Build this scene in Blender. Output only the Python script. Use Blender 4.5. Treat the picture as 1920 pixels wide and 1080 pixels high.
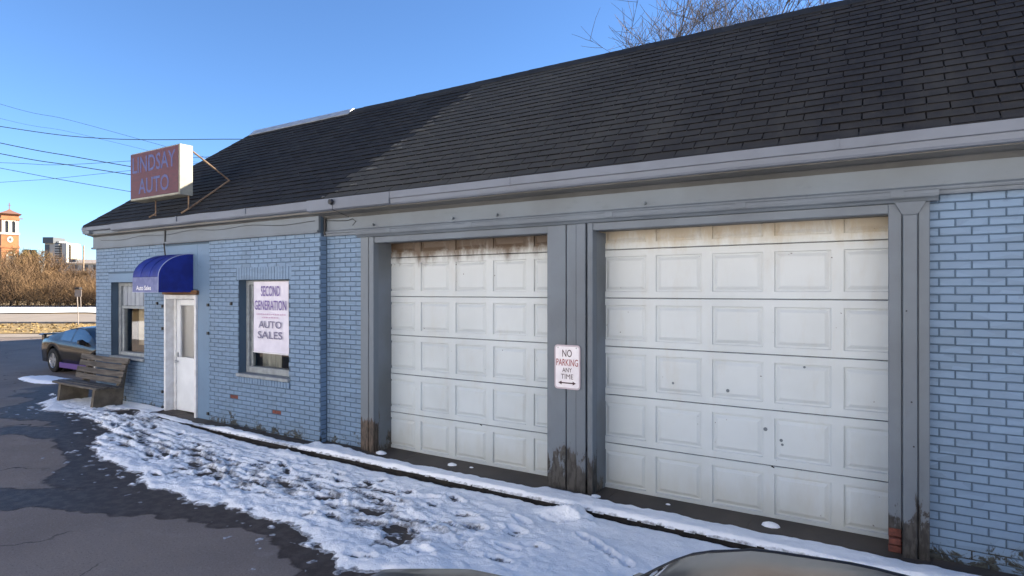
import bpy, math, random
from mathutils import Vector, Matrix, noise as mn

R = math.radians
for o in list(bpy.data.objects):
    bpy.data.objects.remove(o)
scene = bpy.context.scene
COL = scene.collection

# ------------------------------------------------------------------ camera, sky, sun, exposure
CAM_D, CAM_H, FPX = 5.98, 2.27, 1131.0
YAW = math.atan(FPX / 1816.0)
cam_d = bpy.data.cameras.new('camera')
cam = bpy.data.objects.new('camera', cam_d)
COL.objects.link(cam)
cam.location = (0, -CAM_D, CAM_H)
cam.rotation_euler = (R(90), 0, YAW)
cam_d.sensor_width = 36
cam_d.lens = 36 * FPX / 1920
cam_d.shift_y = 4 / 1920
cam_d.clip_start = 0.05
cam_d.clip_end = 4000
scene.camera = cam

SUN_AZ, SUN_EL = R(45), R(26)          # azimuth from +Y towards +X
world = bpy.data.worlds.new('World')
scene.world = world
world.use_nodes = True
wn = world.node_tree
sky = wn.nodes.new('ShaderNodeTexSky')
sky.sky_type = 'NISHITA'
sky.sun_disc = False
sky.sun_elevation = SUN_EL
sky.sun_rotation = SUN_AZ
sky.altitude = 250
sky.air_density = 0.9
sky.dust_density = 0.0
sky.ozone_density = 7.0
bg = wn.nodes['Background']
bg.inputs['Strength'].default_value = 0.058
wn.links.new(sky.outputs[0], bg.inputs[0])

sun_d = bpy.data.lights.new('sun', 'SUN')
sun_d.energy = 5.0
sun_d.angle = R(0.5)
sun_d.color = (1.0, 0.87, 0.70)
sun = bpy.data.objects.new('sun', sun_d)
COL.objects.link(sun)
sd = Vector((math.sin(SUN_AZ) * math.cos(SUN_EL), math.cos(SUN_AZ) * math.cos(SUN_EL), math.sin(SUN_EL)))
sun.rotation_euler = sd.to_track_quat('Z', 'Y').to_euler()
sun.location = sd * 60

scene.view_settings.view_transform = 'Standard'
scene.view_settings.look = 'None'
scene.view_settings.gamma = 1
scene.view_settings.use_curve_mapping = False
scene.view_settings.exposure = 2.2

rnd = random.Random(11)
CY, SY = math.cos(YAW), math.sin(YAW)

def proj(p):
    d = p[1] + CAM_D
    Z = d * CY - p[0] * SY
    X = p[0] * CY + d * SY
    if Z < .05:
        return (-9999, -9999, Z)
    return (960 + FPX * X / Z, 544 - FPX * (p[2] - CAM_H) / Z, Z)

def at_depth(px, py, Z):
    """surveyed point: bearing of a photo feature and its distance -> world position"""
    X = (px - 960) / FPX * Z
    return Vector((X * CY - Z * SY, X * SY + Z * CY - CAM_D, CAM_H + (544 - py) / FPX * Z))

def on_view(u, Z, h=0):
    """world point from metres sideways (u), metres ahead (Z) and height"""
    return Vector((u * CY - Z * SY, u * SY + Z * CY - CAM_D, h))

def sstep(a, b, x):
    t = max(0.0, min(1.0, (x - a) / (b - a)))
    return t * t * (3 - 2 * t)

def nz(x, y, z=0.0):
    return mn.noise(Vector((x, y, z)))

# ------------------------------------------------------------------ materials
M = {}

def new_mat(name):
    m = bpy.data.materials.new(name)
    m.use_nodes = True
    nt = m.node_tree
    b = nt.nodes['Principled BSDF']
    return m, nt, b

def node(nt, t, **kw):
    n = nt.nodes.new(t)
    for k, v in kw.items():
        if k.startswith('i_'):
            key = k[2:].replace('_', ' ')
            n.inputs[key].default_value = v
        else:
            setattr(n, k, v)
    return n

def coords(nt, scale=(1, 1, 1)):
    g = node(nt, 'ShaderNodeNewGeometry')
    mp = node(nt, 'ShaderNodeMapping')
    mp.inputs['Scale'].default_value = scale
    nt.links.new(g.outputs['Position'], mp.inputs['Vector'])
    return mp.outputs[0], g

def noise_out(nt, vec, scale, detail=4, rough=.55, dist=0):
    n = node(nt, 'ShaderNodeTexNoise')
    n.inputs['Scale'].default_value = scale
    n.inputs['Detail'].default_value = detail
    n.inputs['Roughness'].default_value = rough
    n.inputs['Distortion'].default_value = dist
    nt.links.new(vec, n.inputs['Vector'])
    return n.outputs['Fac']

def ramp(nt, fac, lo, hi):
    mr = node(nt, 'ShaderNodeMapRange')
    mr.interpolation_type = 'SMOOTHSTEP'
    mr.inputs['From Min'].default_value = lo
    mr.inputs['From Max'].default_value = hi
    nt.links.new(fac, mr.inputs['Value'])
    return mr.outputs[0]

def mixc(nt, fac, a, b):
    mx = node(nt, 'ShaderNodeMix', data_type='RGBA')
    if isinstance(fac, (int, float)):
        mx.inputs[0].default_value = fac
    else:
        nt.links.new(fac, mx.inputs[0])
    for i, c in ((6, a), (7, b)):
        if isinstance(c, tuple):
            mx.inputs[i].default_value = (*c, 1)
        else:
            nt.links.new(c, mx.inputs[i])
    return mx.outputs[2]

def math_n(nt, op, a, b=None):
    n = node(nt, 'ShaderNodeMath', operation=op)
    for i, c in ((0, a), (1, b)):
        if c is None:
            continue
        if isinstance(c, (int, float)):
            n.inputs[i].default_value = c
        else:
            nt.links.new(c, n.inputs[i])
    return n.outputs[0]

def bump(nt, b, height, strength=.3, dist=.01):
    bn = node(nt, 'ShaderNodeBump')
    bn.inputs['Strength'].default_value = strength
    bn.inputs['Distance'].default_value = dist
    nt.links.new(height, bn.inputs['Height'])
    nt.links.new(bn.outputs[0], b.inputs['Normal'])

def simple(name, c1, c2=None, scale=6, rough=.7, metal=0, bmp=0, bscale=60, stretch=(1, 1, 1), lo=.35, hi=.65, spec=.4, coat=0):
    m, nt, b = new_mat(name)
    b.inputs['Roughness'].default_value = rough
    b.inputs['Metallic'].default_value = metal
    b.inputs['Specular IOR Level'].default_value = spec
    b.inputs['Coat Weight'].default_value = coat
    b.inputs['Coat Roughness'].default_value = .03
    v, g = coords(nt, stretch)
    if c2:
        f = ramp(nt, noise_out(nt, v, scale), lo, hi)
        nt.links.new(mixc(nt, f, c1, c2), b.inputs['Base Color'])
    else:
        b.inputs['Base Color'].default_value = (*c1, 1)
    if bmp:
        bump(nt, b, noise_out(nt, v, bscale), bmp, .01)
    M[name] = m
    return m

def zfade(nt, g, z0, z1):
    """1 at height z0, 0 at height z1"""
    sp = node(nt, 'ShaderNodeSeparateXYZ')
    nt.links.new(g.outputs['Position'], sp.inputs[0])
    mr = node(nt, 'ShaderNodeMapRange')
    mr.inputs['From Min'].default_value = z1
    mr.inputs['From Max'].default_value = z0
    nt.links.new(sp.outputs['Z'], mr.inputs['Value'])
    return mr.outputs[0]

def painted(name, c1, c2, wear, amount=.5, z1=.9, stretch=(1, 1, .35), wscale=9, bmp=.15, rough=.6, cells=None):
    """paint with slow tone drift, fine dirt and flaked-off patches that cluster near the ground"""
    m, nt, b = new_mat(name)
    b.inputs['Roughness'].default_value = rough
    v, g = coords(nt)
    v2, _ = coords(nt, stretch)
    base = mixc(nt, ramp(nt, noise_out(nt, v, 1.3, 5), .3, .7), c1, c2)
    if cells:
        vb, _ = coords(nt, cells)
        cell = node(nt, 'ShaderNodeTexVoronoi')
        cell.inputs['Scale'].default_value = 1.0
        nt.links.new(vb, cell.inputs['Vector'])
        sep = node(nt, 'ShaderNodeSeparateColor')
        nt.links.new(cell.outputs['Color'], sep.inputs[0])
        oi = node(nt, 'ShaderNodeObjectInfo')
        t = math_n(nt, 'FRACT', math_n(nt, 'ADD', sep.outputs[0], oi.outputs['Random']))
        base = mixc(nt, math_n(nt, 'MULTIPLY', t, .55), base, tuple(x * 1.28 for x in c1))
    dirt = ramp(nt, noise_out(nt, v2, 14, 6, .65), .55, .8)
    base = mixc(nt, math_n(nt, 'MULTIPLY', dirt, .35), base, tuple(x * .55 for x in c1))
    zf = zfade(nt, g, 0, z1)
    n2 = noise_out(nt, v2, wscale, 8, .7, .6)
    w = math_n(nt, 'ADD', n2, math_n(nt, 'MULTIPLY', zf, amount))
    wm = ramp(nt, w, .80, .86)
    wc = mixc(nt, ramp(nt, noise_out(nt, v2, 30, 4), .4, .6), wear, tuple(x * .35 for x in wear))
    nt.links.new(mixc(nt, wm, base, wc), b.inputs['Base Color'])
    hh = math_n(nt, 'SUBTRACT', math_n(nt, 'MULTIPLY', noise_out(nt, v, 55, 5), .4), wm)
    bump(nt, b, hh, bmp * 2, .004)
    M[name] = m
    return m

BLUE1, BLUE2 = (.122, .192, .292), (.110, .170, .250)
painted('brick_paint', BLUE1, BLUE2, (.040, .046, .044), amount=.42, z1=.55, stretch=(1, 1, 1), wscale=5, cells=(4.6, 1, 14.5))
painted('mortar_paint', (.060, .100, .152), (.050, .082, .124), (.04, .045, .045), amount=.4, z1=.6, stretch=(1, 1, 1), wscale=6, rough=.85)
painted('wall_render', (.112, .19, .295), (.105, .172, .265), (.10, .10, .09), amount=.25, z1=.5, stretch=(1, 1, 1), bmp=.25)
simple('brick_bare', (.17, .055, .042), (.10, .038, .032), scale=40, rough=.9, bmp=.4)
GREY1, GREY2 = (.122, .148, .178), (.098, .116, .138)
painted('trim_paint', GREY1, GREY2, (.045, .042, .04), amount=.60, z1=1.0)
painted('trim_rotten', GREY1, (.12, .14, .16), (.085, .060, .043), amount=.85, z1=.80, stretch=(1.2, 1.2, .3), wscale=7)
painted('reveal_paint', (.145, .17, .20), (.11, .12, .125), (.10, .085, .065), amount=.42, z1=1.1, stretch=(1, 1, .4), wscale=5)
painted('eave_paint', (.132, .152, .19), (.11, .125, .155), (.16, .11, .08), amount=.0, z1=.5, stretch=(.25, 1, 1), wscale=5)
painted('soffit_paint', (.12, .12, .115), (.085, .085, .08), (.05, .04, .035), amount=0, z1=.5)
painted('frieze_paint', (.128, .157, .19), (.112, .132, .155), (.12, .11, .10), amount=0, z1=.5, stretch=(.4, 1, 1.5))
simple('white_door', (.66, .69, .73), (.60, .63, .67), scale=3, rough=.45, bmp=.05)
simple('white_frame', (.66, .67, .69), (.57, .57, .58), scale=8, rough=.5, bmp=.1)
simple('dark', (.012, .012, .013), rough=.9)
simple('black_plastic', (.015, .015, .017), rough=.5)
simple('galvanised', (.45, .47, .49), (.35, .37, .39), scale=9, rough=.45, metal=.5)
simple('room_wall', (.16, .14, .12), (.12, .105, .09), rough=.9)
simple('curtain', (.55, .55, .50), (.42, .42, .38), scale=20, rough=.9, stretch=(6, 1, .2))
simple('cardboard', (.17, .10, .075), (.10, .06, .05), scale=5, rough=.9)
simple('window_frame', (.26, .29, .31), (.20, .22, .24), scale=12, rough=.6, bmp=.1)
simple('panel_board', (.30, .33, .38), (.25, .28, .33), scale=5, rough=.7)

def garage_paint(name, stain, z0, z1, thresh):
    m, nt, b = new_mat(name)
    b.inputs['Roughness'].default_value = .5
    v, g = coords(nt)
    vs, _ = coords(nt, (1, 1, .3))
    base = mixc(nt, ramp(nt, noise_out(nt, v, 1.1, 5), .3, .7), (.47, .525, .56), (.41, .46, .49))
    base = mixc(nt, math_n(nt, 'MULTIPLY', zfade(nt, g, 3.0, 1.0), .40), base, (.49, .475, .44))
    smear = ramp(nt, noise_out(nt, vs, 5, 7, .68), .50, .82)
    base = mixc(nt, math_n(nt, 'MULTIPLY', smear, .45), base, (.40, .38, .34))
    zf = zfade(nt, g, z1, z0)
    n = noise_out(nt, vs, 6, 8, .7)
    w = math_n(nt, 'ADD', n, zf)
    wm = ramp(nt, w, thresh, thresh + .5)
    base = mixc(nt, wm, base, stain)
    low = math_n(nt, 'MULTIPLY', ramp(nt, math_n(nt, 'ADD', noise_out(nt, vs, 9, 6), zfade(nt, g, 0, .6)), .75, 1.3), .4)
    base = mixc(nt, low, base, (.36, .37, .35))
    speck = ramp(nt, noise_out(nt, v, 24, 2, .4), .755, .79)
    base = mixc(nt, speck, base, (.12, .10, .10))
    nt.links.new(base, b.inputs['Base Color'])
    bump(nt, b, noise_out(nt, vs, 90, 3), .06, .004)
    M[name] = m

garage_paint('garage_door_stained', (.075, .048, .028), 2.40, 2.85, .95)
garage_paint('garage_door_white', (.36, .31, .23), 2.45, 2.95, .95)

def shingle_mat(name, c1, c2, light, lamt, bleach=False):
    m, nt, b = new_mat(name)
    b.inputs['Roughness'].default_value = .88
    b.inputs['Specular IOR Level'].default_value = .25
    v, g = coords(nt)
    oi = node(nt, 'ShaderNodeObjectInfo')
    vb, _ = coords(nt, (3.3, 8.0, 9.0))
    cell = node(nt, 'ShaderNodeTexVoronoi')
    cell.inputs['Scale'].default_value = 1.0
    nt.links.new(vb, cell.inputs['Vector'])
    sep = node(nt, 'ShaderNodeSeparateColor')
    nt.links.new(cell.outputs['Color'], sep.inputs[0])
    t = math_n(nt, 'FRACT', math_n(nt, 'ADD', sep.outputs[0], oi.outputs['Random']))
    base = mixc(nt, t, c1, c2)
    vs, _ = coords(nt, (1.3, .30, .30))
    streak = ramp(nt, noise_out(nt, vs, 1.0, 4), .42, .68)
    base = mixc(nt, math_n(nt, 'MULTIPLY', streak, lamt), base, light)
    if bleach:   # sun-bleached granules on the stretch next to the old seam
        sp = node(nt, 'ShaderNodeSeparateXYZ')
        nt.links.new(g.outputs['Position'], sp.inputs[0])
        wob = math_n(nt, 'ADD', sp.outputs['X'], math_n(nt, 'MULTIPLY', noise_out(nt, v, .8, 3), 4.0))
        base = mixc(nt, math_n(nt, 'MULTIPLY', ramp(nt, wob, 2.2, -3.4), .8), base, (.064, .062, .053))
    gran = ramp(nt, noise_out(nt, v, 190, 2), .35, .7)
    base = mixc(nt, math_n(nt, 'MULTIPLY', gran, .4), base, tuple(x * 1.9 for x in c2))
    nt.links.new(base, b.inputs['Base Color'])
    bump(nt, b, noise_out(nt, v, 160, 3), .5, .004)
    M[name] = m

shingle_mat('shingle_dark', (.009, .010, .012), (.017, .018, .020), (.026, .028, .028), .5)
shingle_mat('shingle_worn', (.0135, .0125, .0125), (.0255, .0238, .0230), (.048, .044, .036), .85, True)
simple('deck', (.009, .0085, .009), rough=.95, spec=.1)

# asphalt: dry tone, wet tone by the vertex attribute "wet" (melt-water round the snow)
m, nt, b = new_mat('asphalt')
v, g = coords(nt)
at = node(nt, 'ShaderNodeAttribute', attribute_name='wet')
dry = mixc(nt, ramp(nt, noise_out(nt, v, .7, 6, .6), .3, .7), (.175, .140, .120), (.225, .182, .153))
dry = mixc(nt, math_n(nt, 'MULTIPLY', ramp(nt, noise_out(nt, v, 130, 2), .45, .75), .35), dry, (.33, .29, .26))
dry = mixc(nt, math_n(nt, 'MULTIPLY', ramp(nt, noise_out(nt, v, 42, 3, .6), .56, .70), .45), dry, (.31, .27, .235))
dry = mixc(nt, math_n(nt, 'MULTIPLY', ramp(nt, noise_out(nt, v, 55, 3, .6), .56, .68), .5), dry, (.075, .065, .06))
vor = node(nt, 'ShaderNodeTexVoronoi', feature='DISTANCE_TO_EDGE')
vor.inputs['Scale'].default_value = .55
vd = node(nt, 'ShaderNodeVectorMath', operation='ADD')
nn = node(nt, 'ShaderNodeTexNoise'); nn.inputs['Scale'].default_value = 1.6; nn.inputs['Detail'].default_value = 6
nt.links.new(v, nn.inputs['Vector'])
nt.links.new(v, vd.inputs[0]); nt.links.new(nn.outputs['Color'], vd.inputs[1])
nt.links.new(vd.outputs[0], vor.inputs['Vector'])
crack = math_n(nt, 'MULTIPLY', ramp(nt, vor.outputs['Distance'], .012, .003), ramp(nt, noise_out(nt, v, .8, 3), .48, .6))
dry = mixc(nt, crack, dry, (.04, .035, .033))
salt = math_n(nt, 'MULTIPLY', ramp(nt, noise_out(nt, v, 2.3, 8, .75), .52, .78), .5)
dry = mixc(nt, salt, dry, (.30, .275, .25))
wetc = mixc(nt, ramp(nt, noise_out(nt, v, 9, 5), .4, .65), (.044, .030, .023), (.082, .060, .048))
wmask = ramp(nt, math_n(nt, 'ADD', at.outputs['Fac'], math_n(nt, 'MULTIPLY', math_n(nt, 'SUBTRACT', noise_out(nt, v, 3.5, 9, .75), .5), 1.9)), .25, .75)
nt.links.new(mixc(nt, wmask, dry, wetc), b.inputs['Base Color'])
rr = node(nt, 'ShaderNodeMapRange')
rr.inputs['To Min'].default_value = .9
rr.inputs['To Max'].default_value = .55
nt.links.new(at.outputs['Fac'], rr.inputs['Value'])
nt.links.new(rr.outputs[0], b.inputs['Roughness'])
b.inputs['Specular IOR Level'].default_value = .3
bump(nt, b, noise_out(nt, v, 90, 4, .7), .5, .008)
M['asphalt'] = m

# snow: clean to grey slush by the attribute "slush"
m, nt, b = new_mat('snow')
v, g = coords(nt)
at = node(nt, 'ShaderNodeAttribute', attribute_name='slush')
sl = ramp(nt, math_n(nt, 'ADD', at.outputs['Fac'], math_n(nt, 'MULTIPLY', math_n(nt, 'SUBTRACT', noise_out(nt, v, 16, 7, .7), .5), 1.1)), .27, .74)
clean = mixc(nt, ramp(nt, noise_out(nt, v, 7, 5), .3, .7), (.95, .955, .96), (.88, .895, .91))
dirty = mixc(nt, ramp(nt, noise_out(nt, v, 25, 4), .4, .62), (.45, .46, .48), (.16, .155, .155))
nt.links.new(mixc(nt, sl, clean, dirty), b.inputs['Base Color'])
b.inputs['Roughness'].default_value = .7
b.inputs['Subsurface Weight'].default_value = .0
bump(nt, b, noise_out(nt, v, 45, 6, .7), .9, .016)
M['snow'] = m

painted('wet_concrete', (.088, .067, .051), (.045, .036, .030), (.12, .11, .10), amount=0, z1=.5, stretch=(1, 1, 1), rough=.7)
simple('concrete', (.26, .25, .24), (.16, .155, .15), scale=5, rough=.9, bmp=.3)
simple('bench_wood', (.125, .11, .095), (.05, .044, .04), scale=5, rough=.85, stretch=(.6, 6, 6), bmp=.5, bscale=30)
simple('bench_support', (.13, .11, .085), (.075, .064, .05), scale=6, rough=.9, bmp=.3)
simple('awning_blue', (.005, .018, .21), (.004, .012, .15), scale=6, rough=.62, bmp=.06, bscale=25)
simple('awning_valance', (.14, .16, .31), (.10, .115, .25), scale=9, rough=.7)
simple('awning_edge', (.32, .36, .52), rough=.6)
simple('sign_red', (.080, .012, .018), (.058, .011, .017), scale=7, rough=.55, stretch=(1, 1, 3))
simple('sign_blue', (.05, .075, .20), (.065, .055, .145), scale=16, rough=.6)
simple('sign_cabinet', (.27, .265, .215), (.20, .195, .16), scale=6, rough=.5, bmp=.1)
simple('rust_tan', (.19, .13, .085), (.11, .07, .045), scale=18, rough=.8)
simple('sign_white', (.70, .67, .70), (.63, .60, .63), scale=10, rough=.4)
simple('sign_letter_red', (.22, .02, .03), (.30, .06, .06), scale=30, rough=.5)
simple('sign_letter_black', (.04, .012, .02), rough=.5)
simple('sign_edge', (.42, .36, .40), rough=.5)
simple('poster_paper', (.62, .60, .69), (.56, .54, .63), scale=5, rough=.6, bmp=.05, bscale=10)
simple('poster_purple', (.13, .085, .27), (.20, .15, .34), scale=30, rough=.6)
simple('poster_grey', (.14, .13, .21), (.2, .19, .28), scale=30, rough=.6)
simple('poster_pink', (.50, .36, .48), rough=.6)
simple('letter_white', (.75, .75, .78), rough=.6)
simple('wood_trim', (.17, .085, .035), (.10, .05, .025), scale=12, rough=.8, stretch=(.5, 2, 4))
simple('car_black', (.085, .070, .050), rough=.22, metal=.75, spec=.4, coat=.1)
simple('car_grey', (.062, .048, .040), (.036, .029, .027), scale=3.5, rough=.3, metal=.35, coat=.35)
simple('car_purple', (.10, .045, .20), rough=.45)
simple('tyre', (.013, .013, .013), rough=.85)
simple('rim', (.55, .55, .56), rough=.3, metal=.8)
simple('car_light', (.35, .03, .02), rough=.15)
simple('head_light', (.7, .7, .7), rough=.1)
simple('tower_brick', (.36, .16, .075), (.29, .125, .06), scale=.6, rough=.9)
simple('tower_stone', (.56, .52, .44), (.48, .44, .37), scale=1, rough=.9)
simple('tower_roof', (.16, .085, .065), rough=.8)
simple('block_white', (.50, .49, .45), rough=.8)
simple('block_dark', (.09, .10, .11), rough=.4)
simple('block_tan', (.36, .30, .22), rough=.8)
simple('low_roof', (.25, .22, .20), rough=.8)
simple('twig', (.155, .095, .046), (.09, .056, .031), scale=.25, rough=.95)
simple('twig_grey', (.10, .075, .055), (.06, .05, .042), scale=.6, rough=.95)
simple('twig_yellow', (.22, .15, .06), (.13, .088, .042), scale=.4, rough=.95)
simple('needle', (.035, .05, .022), (.06, .07, .03), scale=.6, rough=.9)
simple('bark', (.10, .08, .065), (.06, .05, .04), scale=9, rough=.95, stretch=(1, 1, .2))
simple('dry_grass', (.22, .155, .07), (.155, .11, .05), scale=.35, rough=.95, bmp=.5, bscale=4)
simple('verge_grass', (.24, .17, .07), (.15, .105, .042), scale=1.1, rough=.95, bmp=.6, bscale=6)
simple('pavement', (.22, .19, .16), (.18, .155, .13), scale=.8, rough=.9)
simple('far_snow', (.66, .66, .66), (.52, .51, .49), scale=.25, rough=.8, lo=.5, hi=.75)
simple('bounce_snow', (.85, .85, .86), (.72, .72, .73), scale=.25, rough=.8, lo=.5, hi=.75)
simple('pole_wood', (.30, .23, .16), (.2, .15, .11), scale=4, rough=.9)
simple('wire', (.012, .013, .016), rough=.7)

def glass_mat(name, tint, rough=0.0, ior=1.45):
    m, nt, b = new_mat(name)
    b.inputs['Base Color'].default_value = (*tint, 1)
    b.inputs['Roughness'].default_value = rough
    b.inputs['Transmission Weight'].default_value = 1
    b.inputs['IOR'].default_value = ior
    M[name] = m
glass_mat('glass', (.9, .92, .92))
glass_mat('frosted', (.86, .86, .88), .30)
simple('car_glass', (.006, .008, .010), rough=.03, spec=.9, coat=.5)

# ------------------------------------------------------------------ mesh helpers
WORLD = {}

class MB:
    def __init__(self):
        self.v, self.f, self.mi = [], [], []
        self.T = None
        self.cur = 0

    def add(self, vs, fs):
        n = len(self.v)
        for p in vs:
            p = Vector(p)
            self.v.append(self.T @ p if self.T else p)
        for f in fs:
            self.f.append([n + i for i in f])
            self.mi.append(self.cur)
        return self

    def box(self, x0, x1, y0, y1, z0, z1):
        return self.add([(x0, y0, z0), (x1, y0, z0), (x1, y1, z0), (x0, y1, z0), (x0, y0, z1), (x1, y0, z1), (x1, y1, z1), (x0, y1, z1)],
                        [(0, 3, 2, 1), (4, 5, 6, 7), (0, 1, 5, 4), (1, 2, 6, 5), (2, 3, 7, 6), (3, 0, 4, 7)])

    def board(self, x0, x1, y0, y1, z0, z1, c=.006):
        """box with chamfered front (y0) edges"""
        v = [(x0, y1, z0), (x1, y1, z0), (x1, y1, z1), (x0, y1, z1), (x0, y0 + c, z0), (x1, y0 + c, z0), (x1, y0 + c, z1), (x0, y0 + c, z1),
             (x0 + c, y0, z0 + c), (x1 - c, y0, z0 + c), (x1 - c, y0, z1 - c), (x0 + c, y0, z1 - c)]
        f = [(8, 9, 10, 11), (4, 5, 9, 8), (5, 6, 10, 9), (6, 7, 11, 10), (7, 4, 8, 11), (0, 1, 5, 4), (1, 2, 6, 5), (2, 3, 7, 6), (3, 0, 4, 7), (3, 2, 1, 0)]
        return self.add(v, f)

    def prism_x(self, prof, x0, x1, n=1, wob=0):
        """extrude a closed (y,z) profile along x"""
        k = len(prof)
        vs, fs = [], []
        for i in range(n + 1):
            x = x0 + (x1 - x0) * i / n
            w = wob * nz(x * 1.3, prof[0][1] * 5, 3) if wob else 0
            w2 = wob * nz(x * 1.1, prof[0][1] * 5, 9) if wob else 0
            vs += [(x, p[0] + w, p[1] + w2) for p in prof]
        for i in range(n):
            for j in range(k):
                a, b_ = i * k + j, i * k + (j + 1) % k
                fs.append((a, b_, b_ + k, a + k))
        fs.append(tuple(range(k - 1, -1, -1)))
        fs.append(tuple(n * k + j for j in range(k)))
        return self.add(vs, fs)

    def tube(self, pts, r, n=6, r2=None):
        pts = [Vector(p) for p in pts]
        m_ = len(pts)
        vs, fs = [], []
        for i, p in enumerate(pts):
            d = (pts[min(i + 1, m_ - 1)] - pts[max(i - 1, 0)]).normalized()
            a = d.cross(Vector((0, 0, 1)))
            if a.length < .01:
                a = d.cross(Vector((1, 0, 0)))
            a.normalize()
            b_ = d.cross(a)
            rr_ = r if r2 is None else r + (r2 - r) * i / max(1, m_ - 1)
            for k in range(n):
                t = 2 * math.pi * k / n
                vs.append(p + (a * math.cos(t) + b_ * math.sin(t)) * rr_)
        for i in range(m_ - 1):
            for k in range(n):
                fs.append((i * n + k, i * n + (k + 1) % n, (i + 1) * n + (k + 1) % n, (i + 1) * n + k))
        fs.append(tuple(range(n - 1, -1, -1)))
        fs.append(tuple((m_ - 1) * n + k for k in range(n)))
        return self.add(vs, fs)

    def lathe_y(self, c, prof, n=24):
        """profile (radius, y offset) turned about a y axis through c"""
        k = len(prof)
        vs, fs = [], []
        for i in range(n):
            t = 2 * math.pi * i / n
            for r_, y in prof:
                vs.append((c[0] + r_ * math.cos(t), c[1] + y, c[2] + r_ * math.sin(t)))
        for i in range(n):
            j = (i + 1) % n
            for q in range(k - 1):
                fs.append((i * k + q, i * k + q + 1, j * k + q + 1, j * k + q))
        return self.add(vs, fs)

    def build(self, name, mats, parent=None, smooth=False, origin=None):
        me = bpy.data.meshes.new(name)
        base = WORLD.get(parent.name, Vector((0, 0, 0))) if parent else Vector((0, 0, 0))
        org = Vector(origin) if origin is not None else base
        me.from_pydata([p - org for p in self.v], [], self.f)
        if isinstance(mats, str):
            mats = [mats]
        for mm in mats:
            me.materials.append(M[mm])
        if len(mats) > 1:
            me.polygons.foreach_set('material_index', self.mi)
        me.update()
        if smooth:
            me.shade_smooth()
        o = bpy.data.objects.new(name, me)
        COL.objects.link(o)
        o.location = org - base
        if parent:
            o.parent = parent
        WORLD[o.name] = org
        return o

def tag(o, label=None, cat=None, group=None, kind=None):
    if label: o['label'] = label
    if cat: o['category'] = cat
    if group: o['group'] = group
    if kind: o['kind'] = kind
    return o

def thing(name, loc, label, cat, group=None):
    o = bpy.data.objects.new(name, None)
    COL.objects.link(o)
    o.location = loc
    o.empty_display_size = .2
    WORLD[o.name] = Vector(loc)
    return tag(o, label, cat, group)

def part(name, mat, parent, fn, smooth=False, kind=None):
    mb = MB()
    fn(mb)
    o = mb.build(name, mat, parent, smooth)
    if kind: o['kind'] = kind
    return o

def boxpart(name, mat, parent, *b):
    return MB().box(*b).build(name, mat, parent)

def boardpart(name, mat, parent, *b):
    return MB().board(*b).build(name, mat, parent)

def text_mesh(name, body, mat, parent, origin, xdir, updir, height, width=None, extrude=.0015, bold=0.0, align='CENTER'):
    """lettering as a real mesh: flat glyphs with a little thickness"""
    cu = bpy.data.curves.new('t', 'FONT')
    cu.body = body
    cu.size = 1
    cu.extrude = 0
    cu.offset = bold
    cu.resolution_u = 3
    tmp = bpy.data.objects.new('t', cu)
    COL.objects.link(tmp)
    dg = bpy.context.evaluated_depsgraph_get()
    dg.update()
    me = bpy.data.meshes.new_from_object(tmp.evaluated_get(dg))
    xs = [v_.co.x for v_ in me.vertices]
    ys = [v_.co.y for v_ in me.vertices]
    x0, x1, y0, y1 = min(xs), max(xs), min(ys), max(ys)
    sy = height / (y1 - y0)
    sx = (width / (x1 - x0)) if width else sy
    X, U = Vector(xdir).normalized(), Vector(updir).normalized()
    Nn = X.cross(U)
    mb = MB()
    cx = (x0 + x1) / 2
    vs = [Vector(origin) + X * ((v_.co.x - cx) * sx) + U * ((v_.co.y - y0) * sy) + Nn * extrude for v_ in me.vertices]
    mb.add(vs, [tuple(p.vertices) for p in me.polygons])
    bpy.data.objects.remove(tmp)
    bpy.data.curves.remove(cu)
    bpy.data.meshes.remove(me)
    return mb.build(name, mat, parent)

# ------------------------------------------------------------------ the ground
def edge_y(x):
    """outer (street side) edge of the snow in front of the building"""
    pts = [(-16, -.35), (-14.1, -.55), (-13.6, -.95), (-12.6, -1.25), (-11.5, -1.2), (-10.6, -1.45), (-9.4, -1.95), (-8.3, -2.2), (-7.2, -2.32), (-6.2, -2.26), (-5.2, -2.32), (-4.2, -2.40), (-3, -2.5), (0, -2.9), (4, -3)]
    for (a, ya), (b_, yb) in zip(pts, pts[1:]):
        if a <= x <= b_:
            y = ya + (yb - ya) * (x - a) / (b_ - a)
            break
    else:
        y = pts[0][1] if x < pts[0][0] else pts[-1][1]
    return y + .22 * nz(x * 1.2, 3.3) + .12 * nz(x * 3.4, 8.1) + .06 * nz(x * 9, 1.7) + .03 * nz(x * 24, 6.1)

def gz(x, y):
    r = .13 * sstep(-7.5, -11.3, x) * sstep(-18, -14.5, x)
    return r * sstep(-5.0, -1.6, y) * sstep(4, 1.5, y)

def lin(a, b_, n):
    return [a + (b_ - a) * i / n for i in range(n + 1)]

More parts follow.
